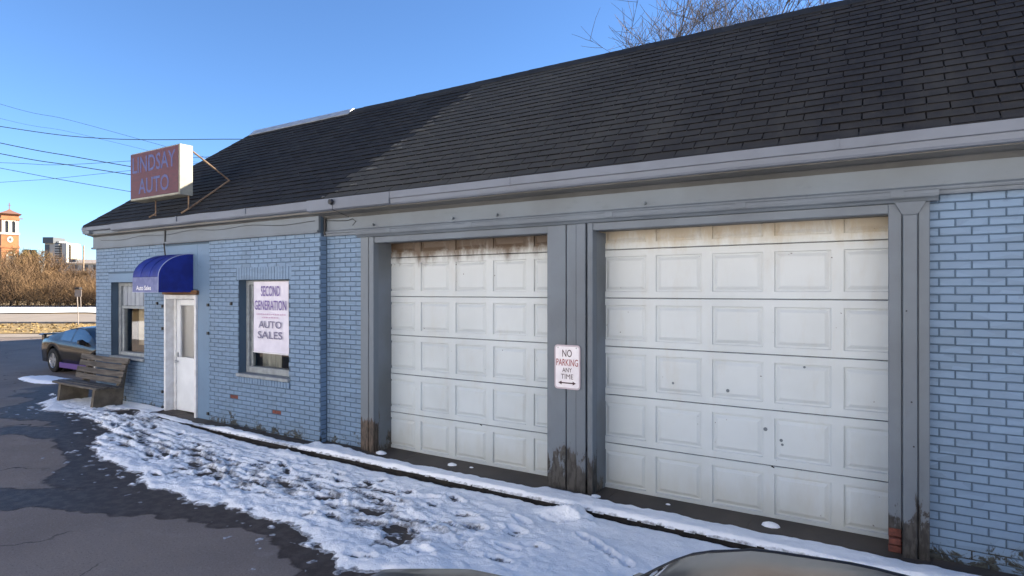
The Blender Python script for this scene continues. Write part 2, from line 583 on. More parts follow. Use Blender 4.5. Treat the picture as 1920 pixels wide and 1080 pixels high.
def sheet(name, xs, ys, zf, mat, attr=None, attrf=None, kind='structure', keep=None):
    nx, ny = len(xs), len(ys)
    vs = [(x, y, zf(x, y)) for y in ys for x in xs]
    fs = []
    for j in range(ny - 1):
        for i in range(nx - 1):
            q = (j * nx + i, j * nx + i + 1, (j + 1) * nx + i + 1, (j + 1) * nx + i)
            if keep is None or keep([vs[k] for k in q]):
                fs.append(q)
    me = bpy.data.meshes.new(name)
    me.from_pydata(vs, [], fs)
    me.materials.append(M[mat])
    if attr:
        a = me.attributes.new(attr, 'FLOAT', 'POINT')
        a.data.foreach_set('value', [attrf(x, y) for y in ys for x in xs])
    me.update()
    me.shade_smooth()
    o = bpy.data.objects.new(name, me)
    COL.objects.link(o)
    WORLD[o.name] = Vector((0, 0, 0))
    o['kind'] = kind
    return o

def wetness(x, y):
    e = edge_y(x)
    d = e - y                                  # metres out from the snow edge
    if x < -16.5 or y > 2:
        base = 0
    elif d < 0:
        base = 1
    else:
        reach = .26 + .40 * (.5 + nz(x * .9, 5.5)) + .3 * sstep(.1, .5, nz(x * .55 + 3, 2.2))
        base = 1 - sstep(reach * .75, reach * 1.05, d + .10 * nz(x * 5, y * 5, 2))
        base *= sstep(-16.4, -14.6, x)
    # two older tongues of melt water running out over the lot
    for (cx, cy, rx, ry, ang) in ((-7.5, -2.98, 1.75, .36, .42), (-10.7, -1.85, 1.3, .36, .45), (-9.4, -4.2, 1.2, .2, .3), (-12.9, -1.5, 1.4, .25, .3)):
        dx, dy = x - cx, y - cy
        u, w = dx * math.cos(ang) + dy * math.sin(ang), -dx * math.sin(ang) + dy * math.cos(ang)
        k = math.hypot(u / rx, w / ry) + .42 * nz(x * 1.6, y * 2.6, 4) + .18 * nz(x * 6, y * 6, 7)
        base = max(base, 1 - sstep(.75, 1.05, k))
    return max(0.0, min(1.0, base))

xs = lin(-46, -19, 14)[:-1] + lin(-19, -9, 150)[:-1] + lin(-9, 1.5, 260)[:-1] + lin(1.5, 14, 20)
ys = lin(-8.2, -5.2, 6)[:-1] + lin(-5.2, .3, 130)[:-1] + lin(.3, 40, 30)

def lot_keep(q):
    # the lot ends at the far pavement: 28.4 m ahead of the viewer's station
    return all((-(p[0]) * SY + (p[1] + CAM_D) * CY) < 30.5 for p in q)
sheet('parking_lot', xs, ys, lambda x, y: gz(x, y) + .006 * nz(x * .8, y * .8), 'asphalt', 'wet', wetness, keep=lot_keep)

def strip(name, z_a, z_b, h, mat, ua=-220, ub=120, kind='structure', rough=0):
    n = 240
    mb = MB()
    vs, fs = [], []
    for i in range(n + 1):
        u = ua + (ub - ua) * i / n
        ja = rough * nz(u * .23, z_a) if rough else 0
        jb = rough * nz(u * .07, z_b + 5) if rough else 0
        vs += [on_view(u, z_a + ja, h), on_view(u, z_b + jb, h)]
    for i in range(n):
        fs.append((2 * i, 2 * i + 2, 2 * i + 3, 2 * i + 1))
    mb.add(vs, fs)
    return tag(mb.build(name, mat), kind=kind)

big = MB()
big.add([(-2600, -2600, -.05), (2600, -2600, -.05), (2600, 2600, -.05), (-2600, 2600, -.05)], [(0, 1, 2, 3)])
tag(big.build('ground', 'dry_grass'), kind='structure')
strip('far_pavement', 28.6, 31.0, .02, 'pavement')
strip('grass_verge', 31.0, 40.2, .04, 'verge_grass', rough=.3)
strip('road', 41.5, 57.5, .01, 'pavement')
strip('snowy_field', 58.5, 84, .05, 'far_snow', rough=6)
sheet('bounce_snow_ground', lin(-46, 46, 40), lin(-70, -8.1, 30), lambda x, y: .02 + .05 * nz(x * .3, y * .3), 'bounce_snow')  # unseen snow added behind the viewer to bounce sunlight onto the facade
kb = MB()
for i in range(40):
    u0, u1 = -220 + i * 8.5, -220 + i * 8.5 + 8.45
    a, b_, c_, d_ = on_view(u0, 40.3), on_view(u1, 40.3), on_view(u1, 40.6), on_view(u0, 40.6)
    up = Vector((0, 0, .16))
    kb.add([a, b_, c_, d_, a + up, b_ + up, c_ + up, d_ + up], [(4, 5, 6, 7), (0, 1, 5, 4), (1, 2, 6, 5), (2, 3, 7, 6), (3, 0, 4, 7)])
tag(kb.build('road_kerb', 'concrete'), kind='structure')

# tufts on the verge: uncountable
tf = MB()
for i in range(5200):
    u, Z = rnd.uniform(-60, 5), rnd.uniform(31.2, 40)
    p = on_view(u, Z, .03)
    a = rnd.uniform(0, 6.28)
    w, h = rnd.uniform(.05, .14), rnd.uniform(.03, .10)
    dx, dy = math.cos(a) * w, math.sin(a) * w
    tf.add([p + Vector((-dx, -dy, 0)), p + Vector((dx, dy, 0)), p + Vector((rnd.uniform(-.1, .1), rnd.uniform(-.1, .1), h))], [(0, 1, 2)])
tag(tf.build('verge_tufts', 'verge_grass'), 'pale dry grass tufts on the verge beyond the lot', 'grass', kind='stuff')

# concrete apron along the wall, a low step
part('concrete_apron', 'wet_concrete', None, lambda mb: [mb.box(x, x + 1.397, -.355 - .012 * (i % 2) - .007 * i, .62, -.1, .085 + .02 * sstep(-7.5, -10.8, x) + .002 * (i % 2))
      for i, x in enumerate(lin(-10.9, 11.5, 16)[:-1])], kind='structure')
simple('step_shade_black', (.010, .010, .012), (.022, .020, .020), scale=14, rough=.8, bmp=.5, bscale=25)  # near-black colour standing in for the shadowed gap at the step
part('apron_shade_strip', 'step_shade_black', None, lambda mb: [mb.box(x, x + .996, -.400 - .0055 * (x + 11), -.30, -.1, .060 + .008 * nz(x, 4)) for x in lin(-10.9, 5.1, 16)[:-1]], kind='structure')  # thin black boxes that paint in the shade along the apron front

# ------------------------------------------------------------------ the garage building
G = thing('garage_building', (0, 0, 0), 'long low blue painted brick garage with two white overhead doors', 'building')
PW = -.115                      # plane of the projecting left part
XL, XJ, XR = -13.5, -6.88, 11.0
WINA = (-12.89, -11.66, .95, 2.42)
DOOR = (-10.94, -9.94, .10, 2.19)
WINB = (-8.80, -7.57, .90, 2.43)
REND = (-9.94, -9.60)           # smooth rendered strip right of the door

wall = MB()
mj = .007                       # joint depth
# projecting left part, pieces round the openings
def wl(x0, x1, z0, z1, dy=0):
    wall.box(x0, x1, PW + mj + dy, .22, z0, z1)
wl(XL, WINA[0], -.3, 3.34)
wl(WINA[0], WINA[1], -.3, WINA[2]); wl(WINA[0], WINA[1], WINA[3], 3.34)
wl(WINA[1], DOOR[0], -.3, 3.34)
wl(DOOR[0], DOOR[1], DOOR[3], 3.34)
wl(DOOR[1], WINB[0], -.3, 3.34)
wl(WINB[0], WINB[1], -.3, WINB[2]); wl(WINB[0], WINB[1], WINB[3], 3.34)
wl(WINB[1], XJ - mj, -.3, 3.34)
wall.box(XJ - mj, -6.0, mj, .3, -.3, 3.34)
wall.box(-6.0, .15, mj, .30, 2.95, 3.34)
wall.box(-3.14, -2.74, .03, .45, -.3, 2.95)
wall.box(.15, XR, mj, .3, -.3, 3.34)
# ends and back
wall.box(XL, XL + .25, .22, 4.4, -.3, 3.34)
wall.box(XR - .25, XR, .3, 4.4, -.3, 3.34)
wall.box(XL, XR, 4.4, 4.62, -.3, 3.34)
W = wall.build('brick_wall', 'mortar_paint', G)
boxpart('interior_partition', 'room_wall', G, XL + .26, XJ, 2.2, 2.3, 0, 3.3)
boxpart('floor', 'room_wall', G, XL + .26, XR - .26, .63, 4.39, -.02, .06)
boxpart('ceiling', 'room_wall', G, XL + .02, XR - .02, .32, 4.39, 3.345, 3.36)

# smooth render: strip beside the door, over the door, over the left window
part('render_patch', 'wall_render', W, lambda mb: [mb.board(REND[0] + .003, REND[1], PW + .001, PW + .03, .08, 3.05, .003), mb.board(DOOR[0] - .02, REND[0], PW, PW + .03, 2.28, 3.05, .003),
      mb.board(WINA[0] - .1, WINA[1] + .15, PW, PW + .03, WINA[3] + .0, WINA[3] + .17, .003)])

# --- bricks
CW, CHT, JT = .213, .0677, .010
bricks = []     # (x centre, plane y, z centre, width, height, axis)
def blocked(x0, x1, z0, z1, boxes):
    return any(x0 < b_[1] - .005 and x1 > b_[0] + .005 and z0 < b_[3] - .005 and z1 > b_[2] + .005 for b_ in boxes)

def courses(xa, xb, plane, zbase, ztop, boxes, phase=0.0, zoff=0.0):
    k = 0
    z = zbase
    while z + CHT <= ztop + .02:
        z0, z1 = z + JT / 2, min(z + CHT - JT / 2, ztop)
        x = xa - (CW / 2 if (k % 2) else 0) - phase
        segs = []
        while x < xb:
            a, c = max(x + JT / 2, xa), min(x + CW - JT / 2, xb)
            if c - a > .03:
                # cut at openings
                cuts = [(a, c)]
                for b_ in boxes:
                    if z0 < b_[3] - .012 and z1 > b_[2] + .012:
                        nxt = []
                        for (p, q) in cuts:
                            if q <= b_[0] or p >= b_[1]:
                                nxt.append((p, q))
                            else:
                                if p < b_[0] - .03: nxt.append((p, b_[0]))
                                if q > b_[1] + .03: nxt.append((b_[1], q))
                        cuts = nxt
                segs += cuts
            x += CW
        for (a, c) in segs:
            bricks.append(((a + c) / 2, plane, (z0 + z1) / 2, c - a, z1 - z0, 0))
        z += CHT
        k += 1

SOLD_A, SOLD_B = WINB[3], WINB[3] + .205
obs = [WINA, (DOOR[0] - .0, DOOR[1] + .0, -1, DOOR[3] + .09), WINB,
       (REND[0], REND[1], 0, 3.05), (DOOR[0] - .02, REND[0], 2.28, 3.05), (WINA[0] - .1, WINA[1] + .15, WINA[3], WINA[3] + .17),
       (WINB[0] - .06, WINB[1] + .02, SOLD_A, SOLD_B), (WINB[0] - .03, WINB[1] + .03, WINB[2] - .10, WINB[2])]
courses(XL, XJ, PW, -.02, 3.09, obs)
courses(XJ + .006, -6.03, 0, .02, 3.09, [], phase=.05)
courses(.28, 4.4, 0, .0, 3.045, [], phase=.14)
# soldier course over, rowlock sill under the poster window
x = WINB[0] - .055
while x < WINB[1] + .01:
    bricks.append((x + .034, PW, (SOLD_A + SOLD_B) / 2, .058, .197, 1))
    x += .0677
x = WINB[0] - .025
while x < WINB[1] + .02:
    bricks.append((x + .034, PW - .018, WINB[2] - .052, .058, .088, 1))
    x += .0677

_bm = {}
def brick_mesh(w, h):
    key = (round(w, 3), round(h, 3))
    if key not in _bm:
        mb = MB()
        mb.board(-w / 2, w / 2, 0, mj + .012, -h / 2, h / 2, .004)
        del mb.f[-1]; del mb.mi[-1]
        me = bpy.data.meshes.new('brick')
        me.from_pydata(mb.v, [], mb.f)
        me.materials.append(M['brick_paint'])
        _bm[key] = me
    return _bm[key]

def area(bk):
    x0, y0, _ = proj((bk[0] - bk[3] / 2, bk[1], bk[2] - bk[4] / 2))
    x1, y1, _ = proj((bk[0] + bk[3] / 2, bk[1], bk[2] + bk[4] / 2))
    if x0 > 1920 or x1 < 0 or y0 < 0 or y1 > 1080:
        return 0
    return abs((min(x1, 1920) - x0) * (y1 - y0))
bare_spots = [(-9.10, .62), (-8.93, .56), (-7.80, .44)]
order = sorted(range(len(bricks)), key=lambda i: -area(bricks[i]))
single = set(i for i in order[:298] if area(bricks[i]) > 0)
field = MB()
field.cur = 0
for i, bk in enumerate(bricks):
    dy = rnd.uniform(-.0018, .0018)
    dz = rnd.uniform(-.0012, .0012)
    bare = any(abs(bk[0] - sx) < .06 and abs(bk[2] - sz) < .04 for sx, sz in bare_spots)
    if i in single:
        o = bpy.data.objects.new('brick', brick_mesh(bk[3], bk[4]))
        COL.objects.link(o)
        o.location = (bk[0], bk[1] + dy, bk[2] + dz)
        o.rotation_euler = (0, rnd.uniform(-.003, .003), 0)
        o.parent = W
    else:
        field.cur = 1 if bare else 0
        w, h = bk[3], bk[4]
        y = bk[1] + dy + (.004 if bare else 0)
        a, c_ = bk[0], bk[2] + dz
        field.board(a - w / 2, a + w / 2, y, y + mj + .012, c_ - h / 2, c_ + h / 2, .0045)
# headers on the narrow return between the two wall planes
field.cur = 0
for k in range(45):
    z = .0 + k * CHT
    field.add([(XJ + .001, PW + .004, z + .005), (XJ + .001, -.004, z + .005), (XJ + .001, -.004, z + .0627), (XJ + .001, PW + .004, z + .0627)], [(0, 1, 2, 3)])
o = field.build('brick_field', ['brick_paint', 'brick_bare'], W)
o['kind'] = 'stuff'

# --- frieze, soffit, gutter
def ext(name, mat, prof, x0, x1, n=30, wob=.0):
    return part(name, mat, G, lambda mb: mb.prism_x(prof, x0, x1, n, wob))
ext('frieze', 'frieze_paint', [(-.035, 3.095), (-.035, 3.335), (.004, 3.335), (.004, 3.095)], XJ + .006, XR, 40, .002)
ext('frieze_moulding', 'trim_paint', [(-.060, 3.075), (-.066, 3.088), (-.066, 3.10), (-.045, 3.118), (-.034, 3.120), (-.034, 3.075)], XJ + .006, XR, 40, .002)
ext('frieze_moulding', 'trim_paint', [(-.048, 3.040), (-.052, 3.050), (-.052, 3.072), (-.001, 3.072), (-.001, 3.040)], XJ + .006, XR, 40, .002)
ext('frieze', 'frieze_paint', [(PW - .035, 3.125), (PW - .035, 3.335), (PW + .004, 3.335), (PW + .004, 3.125)], XL - .035, XJ + .004, 20, .003)
ext('frieze_moulding', 'trim_paint', [(PW - .055, 3.085), (PW - .060, 3.095), (PW - .060, 3.122), (PW - .001, 3.122), (PW - .001, 3.085)], XL - .06, XJ + .004, 20, .003)
# crown under the gutter
ext('soffit', 'soffit_paint', [(-.25, 3.345), (-.17, 3.325), (-.09, 3.325), (-.05, 3.295), (-.037, 3.285), (-.02, 3.34), (-.02, 3.40), (-.25, 3.40)], XJ + .006, XR, 20, .002)
ext('soffit', 'soffit_paint', [(-.255, 3.350), (PW - .06, 3.338), (PW - .036, 3.325), (PW + .06, 3.34), (PW + .06, 3.40), (-.255, 3.40)], XL - .03, XJ + .004, 20, .002)
# gutter: upper face, dark groove, lower step
ext('gutter', 'eave_paint', [(-.335, 3.432), (-.338, 3.515), (-.300, 3.523), (-.252, 3.523), (-.252, 3.38), (-.270, 3.352), (-.300, 3.358), (-.312, 3.378), (-.316, 3.424), (-.322, 3.428)], -5.35, XR, 60, .006)
ext('gutter', 'eave_paint', [(-.337, 3.372), (-.340, 3.517), (-.300, 3.523), (-.252, 3.523), (-.252, 3.362), (-.300, 3.356)], XJ - .02, -5.351, 12, .005)
ext('gutter', 'eave_paint', [(-.325, 3.405), (-.330, 3.512), (-.300, 3.520), (-.258, 3.520), (-.258, 3.375), (-.300, 3.385)], -12.45, XJ - .021, 30, .010)
ext('gutter', 'eave_paint', [(-.318, 3.44), (-.322, 3.505), (-.300, 3.518), (-.258, 3.518), (-.258, 3.42)], XL - .12, -12.451, 8, .012)
ext('eave_board', 'trim_paint', [(-.272, 3.365), (-.278, 3.418), (-.259, 3.418), (-.259, 3.362)], XL - .08, -12.3, 8, .016)
for gx in (-10.2, -8.3, -5.35, -3.55, -.35):
    boxpart('gutter_joint', 'eave_paint', G, gx - .012, gx + .012, -.3445, -.332, 3.43, 3.516)

# --- roof
EY, EH, RY_, RH = -.30, 3.535, 2.11, 5.67
HIPX = -11.5
RXL = XL - .12
SL = math.hypot(RY_ - EY, RH - EH)
PITCH = math.atan2(RH - EH, RY_ - EY)
BY = 2 * RY_ - EY
roof = MB()
t_ = .02
roof.add([(RXL, EY, EH - t_), (XR + .1, EY, EH - t_), (XR + .1, RY_, RH - t_), (HIPX, RY_, RH - t_), (RXL, BY, EH - t_), (XR + .1, BY, EH - t_)],
         [(0, 1, 2, 3), (5, 4, 3, 2), (4, 0, 3), (0, 4, 5, 1), (1, 5, 2)])
ROOF = roof.build('roof', 'deck', G)
EXPO, TABW = .129, .305
nrow = int(SL / EXPO) + 1
tabs = []
for k in range(nrow):
    v0 = k * EXPO
    xl = RXL + (HIPX - RXL) * min(1, v0 / SL)
    xb = -6.62 + 1.08 * v0 / SL + rnd.uniform(-.03, .03)
    off = (TABW / 2 if k % 2 else 0) + rnd.uniform(-.02, .02)
    x = RXL - off
    while x < 5.5:
        a, c_ = max(x, xl), x + TABW
        if c_ - a > .05:
            vtop = min(v0 + EXPO + .03, SL)
            tabs.append((a, c_, v0, vtop, 0 if (a + c_) / 2 < xb else 1))
        x += TABW
def slope_pt(x, v, n=0):
    return Vector((x, EY + v * math.cos(PITCH) - n * math.sin(PITCH), EH + v * math.sin(PITCH) + n * math.cos(PITCH)))
def tarea(t):
    p = proj(slope_pt((t[0] + t[1]) / 2, t[2]))
    q = proj(slope_pt(t[0], t[2]))
    r_ = proj(slope_pt(t[1], t[2] + EXPO))
    if q[0] > 1920 or p[1] < 3 or r_[0] < 0:
        return 0
    return abs((min(1920, r_[0]) - q[0]) * (q[1] - r_[1]))
tor = sorted(range(len(tabs)), key=lambda i: -tarea(tabs[i]))
tsel = set(i for i in tor if tabs[i][4] == 1 and abs(tabs[i][1] - tabs[i][0] - TABW) < .002)
tsel = set([i for i in tor if i in tsel and tarea(tabs[i]) > 0][:296])
def tab_local(w, jit, jl, jr):
    g_ = .006
    top = EXPO + .03
    n0, n1 = .0145 + jit, .001
    return ([(g_, jl, n0), (w - g_, jr, n0), (w - g_, top, n1), (g_, top, n1), (g_, jl, 0), (w - g_, jr, 0)],
            [(0, 1, 2, 3), (4, 5, 1, 0), (4, 0, 3), (5, 2, 1)])
tab_vars = {}
for mk in ('shingle_worn',):
    for q in range(8):
        vs, fs = tab_local(TABW, rnd.uniform(-.002, .004), rnd.uniform(-.006, .006), rnd.uniform(-.006, .006))
        me = bpy.data.meshes.new('shingle')
        me.from_pydata([Vector(p) for p in vs], [], fs)
        me.materials.append(M[mk])
        me.materials.append(M['deck'])
        me.polygons[1].material_index = 1
        tab_vars[q] = me
sf = MB()
for i, t in enumerate(tabs):
    base = slope_pt(t[0], t[2], -.012)
    if i in tsel:
        o = bpy.data.objects.new('shingle', tab_vars[rnd.randrange(8)])
        COL.objects.link(o)
        o.location = base
        o.rotation_euler = (PITCH, 0, 0)
        o.parent = ROOF
    else:
        vs, fs = tab_local(t[1] - t[0], rnd.uniform(-.002, .004 if t[4] else .007), rnd.uniform(-.006, .006), rnd.uniform(-.006, .006))
        xtop = RXL + (HIPX - RXL) * min(1, t[3] / SL)
        out = []
        for (x, v_, n_) in vs:
            if t[2] + v_ > SL: v_ = SL - t[2]
            X = t[0] + x
            X = max(X, RXL + (HIPX - RXL) * (t[2] + v_) / SL)
            out.append(slope_pt(X, t[2] + v_, n_ - .012))
        sf.cur = t[4]
        sf.add(out, fs)
        sf.mi[-3] = 2
o = sf.build('shingle_field', ['shingle_dark', 'shingle_worn', 'deck'], ROOF)
o['kind'] = 'stuff'
# old raised edge where the worn shingles overlap the dark ones
def lip(mb):
    for k in range(nrow - 1):
        v0 = k * EXPO
        xb = -6.60 + 1.08 * v0 / SL
        for q in range(rnd.randint(0, 2)):
            a, v1 = xb + rnd.uniform(-.05, .22), v0 + rnd.uniform(0, .03)
            l_, w_ = rnd.uniform(.04, .16), rnd.uniform(.012, .035)
            p = [slope_pt(a, v1, .006), slope_pt(a + l_, v1, .006), slope_pt(a + l_ * .9, v1 + w_, .005), slope_pt(a + l_ * .1, v1 + w_, .005)]
            nrm = Vector((0, -math.sin(PITCH), math.cos(PITCH))) * .006
            mb.add(p + [t + nrm for t in p], [(4, 5, 6, 7), (0, 1, 5, 4), (1, 2, 6, 5), (2, 3, 7, 6), (3, 0, 4, 7)])
simple('shingle_edge', (.15, .15, .14), (.09, .09, .085), scale=8, rough=.9)
part('shingle_overlap', 'shingle_edge', ROOF, lip, kind='stuff')
# ridge caps: one piece after another
cap = MB()
cap.add([(0, -.13, -.113), (.27, -.13, -.113), (.27, 0, .006), (0, 0, .006), (.27, .13, -.113), (0, .13, -.113), (0, -.13, -.125), (.27, -.13, -.125), (0, -.002, -.006)],
        [(0, 1, 2, 3), (3, 2, 4, 5), (6, 7, 1, 0), (6, 0, 3, 8)])
cme = bpy.data.meshes.new('ridge_shingle')
cme.from_pydata(cap.v, [], cap.f)
cme.materials.append(M['shingle_dark'])
x = -8.55
while x < 4.0:
    o = bpy.data.objects.new('ridge_shingle', cme)
    COL.objects.link(o)
    o.location = (x, RY_, RH + .012 + rnd.uniform(-.003, .003))
    o.rotation_euler = (0, .012, 0)
    o.parent = ROOF
    x += .255
part('ridge_flashing', 'galvanised', ROOF, lambda mb: mb.prism_x([(RY_ - .15, RH - .10), (RY_ - .012, RH + .032), (RY_ + .012, RH + .032), (RY_ + .15, RH - .10), (RY_ + .14, RH - .11), (RY_, RH + .03), (RY_ - .14, RH - .11)], HIPX - .05, -8.56, 6, .003))
def hipcap(mb):
    a, b_ = Vector((RXL, EY, EH)), Vector((HIPX, RY_, RH))
    n_ = 13
    for i in range(n_):
        p, q = a.lerp(b_, i / n_), a.lerp(b_, (i + 1.05) / n_)
        s1, s2 = Vector((.13, 0, -.004)), Vector((-.02, .13, -.01))
        up = Vector((0, 0, .018))
        mb.add([p + up, q + up * .6, q + s1, p + s1, q + s2, p + s2], [(0, 3, 2, 1), (0, 1, 4, 5), (0, 5, 3)])
part('hip_shingles', 'shingle_dark', ROOF, hipcap)
part('drip_edge', 'dark', G, lambda mb: mb.prism_x([(EY - .012, EH - .018), (EY - .012, EH - .006), (EY + .1, EH + .06), (EY + .1, EH + .04)], RXL, XR + .1, 40, .004))
# unseen blocks added behind the ridge to cast shade on the lot and road
part('rear_shade_blocks', 'mortar_paint', G, lambda mb: [mb.box(-13.3, -4, 4.63, 7.4, -.1, 4.3), mb.box(-14.6, -2, 9.0, 17.5, -.1, 8.3), mb.box(-17, -7.5, 17.52, 24.5, -.1, 11.4), mb.box(-11.3, -4, 7.4, 9.0, -.1, 3.2)])

# --- trim round the garage doors
FT = -.08
def tb(name, mat, *b):
    return boardpart(name, mat, G, *b)
# left pilaster
tb('pilaster_board', 'trim_rotten', -6.115, -5.968, FT, .006, .05, 2.99)
tb('pilaster_board', 'trim_rotten', -5.945, -5.86, FT - .012, .006, .03, 2.985)
boxpart('pilaster_core', 'dark', G, -6.10, -5.88, FT + .05, .02, .0, 2.95)
boxpart('jamb', 'reveal_paint', G, -6.05, -5.862, .021, .46, .0, 2.93)
boxpart('jamb_lining', 'reveal_paint', G, -5.90, -5.861, FT + .002, .46, .04, 2.90)
# central pier
tb('pier_board', 'trim_paint', -3.215, -2.985, FT, .02, .03, 2.985)
boxpart('pier_core', 'dark', G, -3.20, -2.69, FT + .045, .028, 0, 2.98)
tb('pier_board', 'trim_paint', -2.972, -2.855, FT - .004, .02, .02, 2.985)
tb('pier_board', 'trim_paint', -2.853, -2.745, FT - .012, .02, .02, 2.985)
tb('pier_board', 'trim_paint', -2.725, -2.662, FT - .006, .02, .015, 2.985)
boxpart('jamb_lining', 'reveal_paint', G, -2.72, -2.661, .021, .46, .02, 2.90)
boxpart('jamb_lining', 'reveal_paint', G, -3.214, -3.16, .021, .46, .02, 2.90)
# right pilaster with flared head, bottom of its inner board rotted away
tb('pilaster_board', 'trim_paint', .004, .100, FT - .002, .004, .30, 2.985)
tb('pilaster_board', 'trim_paint', .104, .205, FT - .026, .004, .02, 2.885)
tb('pilaster_board', 'trim_paint', .209, .288, FT - .004, .004, .02, 2.985)
part('pilaster_head', 'trim_paint', G, lambda mb: mb.add([(.104, FT - .026, 2.886), (.205, FT - .026, 2.886), (.262, FT - .05, 2.985), (.048, FT - .05, 2.985), (.104, .003, 2.886), (.205, .003, 2.886), (.262, .003, 2.985), (.048, .003, 2.985)],
     [(0, 1, 2, 3), (1, 5, 6, 2), (4, 0, 3, 7), (0, 4, 5, 1), (3, 2, 6, 7)]))
boxpart('jamb_lining', 'reveal_paint', G, .006, .06, .021, .46, .02, 2.90)
for k, (z0, z1) in enumerate(((.02, .075), (.088, .143), (.155, .21), (.222, .295))):
    boardpart('exposed_brick', 'brick_bare', G, .008 - .004 * (k % 2), .098, FT + .03 + .01 * (k % 2), .0, z0, z1)
# lintel boards and the cornice over both doors
for x0, x1 in ((-5.862, -3.214), (-2.664, .006)):
    tb('lintel_board', 'trim_paint', x0, x1, FT + .004, .04, 2.905, 2.986)
    boxpart('lintel_soffit', 'soffit_paint', G, x0, x1, .041, .46, 2.915, 2.975)
ext('cornice', 'trim_paint', [(FT - .015, 2.988), (FT - .03, 3.008), (FT - .055, 3.022), (FT - .062, 3.045), (FT - .062, 3.068), (-.064, 3.073), (-.05, 3.036), (.003, 3.036), (.003, 2.988)], -6.16, .345, 40, .003)
for x in (-5.6, -4.3, -2.5, -1.2, .02):
    boxpart('cornice_patch', 'trim_paint', G, x, x + .09, FT - .0665, FT - .058, 3.03, 3.075)

# --- overhead doors
def garage_door(x0, x1, xdiv0, mat, label):
    Y = .25
    D_ = thing('garage_door', (x0, Y, .05), None, None)
    D_.parent = G
    D_['label'] = label
    SH = .533
    PW_, PH_ = .482, .385
    # one shared raised panel: groove, then a bevelled field
    def panel_mesh():
        mb = MB()
        prof = [(0, 0), (.005, .016), (.020, .018), (.050, .004), (.056, .003)]
        rings = []
        for d, dep in prof:
            rings.append([(d, dep, d), (PW_ - d, dep, d), (PW_ - d, dep, PH_ - d), (d, dep, PH_ - d)])
        vs = [p for r_ in rings for p in r_]
        fs = []
        for i in range(len(prof) - 1):
            for j in range(4):
                fs.append((i * 4 + j, i * 4 + (j + 1) % 4, (i + 1) * 4 + (j + 1) % 4, (i + 1) * 4 + j))
        n_ = (len(prof) - 1) * 4
        fs.append((n_, n_ + 1, n_ + 2, n_ + 3))
        me = bpy.data.meshes.new('raised_panel')
        me.from_pydata(vs, [], fs)
        me.materials.append(M[mat])
        return me
    pm = panel_mesh()
    boxpart('door_backing', 'deck', D_, x0 - .03, x1 + .03, Y + .03, Y + .05, .06, 3.2)
    for k in range(6):
        z0, z1 = .05 + k * SH + .0022, .05 + (k + 1) * SH - .0022
        yy = Y + rnd.uniform(-.003, .003)
        pz0 = z0 + .070
        pz1 = pz0 + PH_
        cols = []
        px = xdiv0 + .054 - 5 * .583
        while px < x1:
            if px + PW_ > x0:
                cols.append((px, px + PW_))
            px += .583
        mb = MB()
        xs_ = [x0]
        for a, b_ in cols:
            if a > x0 + .01: xs_.append(a)
            if b_ < x1 - .01: xs_.append(b_)
        xs_.append(x1)
        def q(a, b_, c_, d_):
            mb.add([(a, yy, c_), (b_, yy, c_), (b_, yy, d_), (a, yy, d_)], [(0, 1, 2, 3)])
        q(x0, x1, z0 + .006, pz0)
        q(x0, x1, pz1, z1 - .006)
        whole = [(a, b_) for a, b_ in cols if a > x0 + .01 and b_ < x1 - .01]
        cur = x0
        for a, b_ in whole:
            q(cur, a, pz0, pz1)
            cur = b_
        q(cur, x1, pz0, pz1)
        # rolled lips top and bottom
        mb.add([(x0, yy, z1 - .006), (x1, yy, z1 - .006), (x1, yy + .012, z1), (x0, yy + .012, z1)], [(0, 1, 2, 3)])
        mb.add([(x0, yy + .012, z0), (x1, yy + .012, z0), (x1, yy, z0 + .006), (x0, yy, z0 + .006)], [(0, 1, 2, 3)])
        mb.build('door_section', mat, D_)
        for a, b_ in whole:
            o = bpy.data.objects.new('raised_panel', pm)
            COL.objects.link(o)
            o.location = Vector((a, yy, pz0)) - Vector((x0, Y, .05))
            o.parent = D_
    boxpart('bottom_seal', 'black_plastic', D_, x0, x1, Y + .002, Y + .028, .025, .0545)
    return D_
garage_door(-6.44, -2.98, -5.342 - .035, 'garage_door_stained', 'white overhead door with brown stained top panels')
garage_door(-3.02 + .28, .46, -2.106 - .035, 'garage_door_white', 'wide white overhead door with yellowed top row of panels')
boxpart('door_back_sheet', 'dark', G, -6.5, .6, .47, .5, .0, 3.3)  # unseen dark sheet closing off the space behind both doors
part('door_scuff', 'trim_paint', G, lambda mb: [mb.lathe_y((x, .2462, z), [(0, 0), (w, .0006)], 7) for x, z, w in ((-.86, .84, .016), (-.85, .80, .013), (-1.0, .93, .02), (-.66, 1.55, .012), (-1.9, 1.3, .014), (-1.35, 1.27, .018))], kind='stuff')
for lx in (-4.35, -.95):
    part('door_scratch', 'dark', G, lambda mb: mb.add([(lx, .2455, .575), (lx + .03, .2455, .565), (lx + .03, .2455, .578), (lx + .005, .2455, .588)], [(0, 1, 2, 3)]))

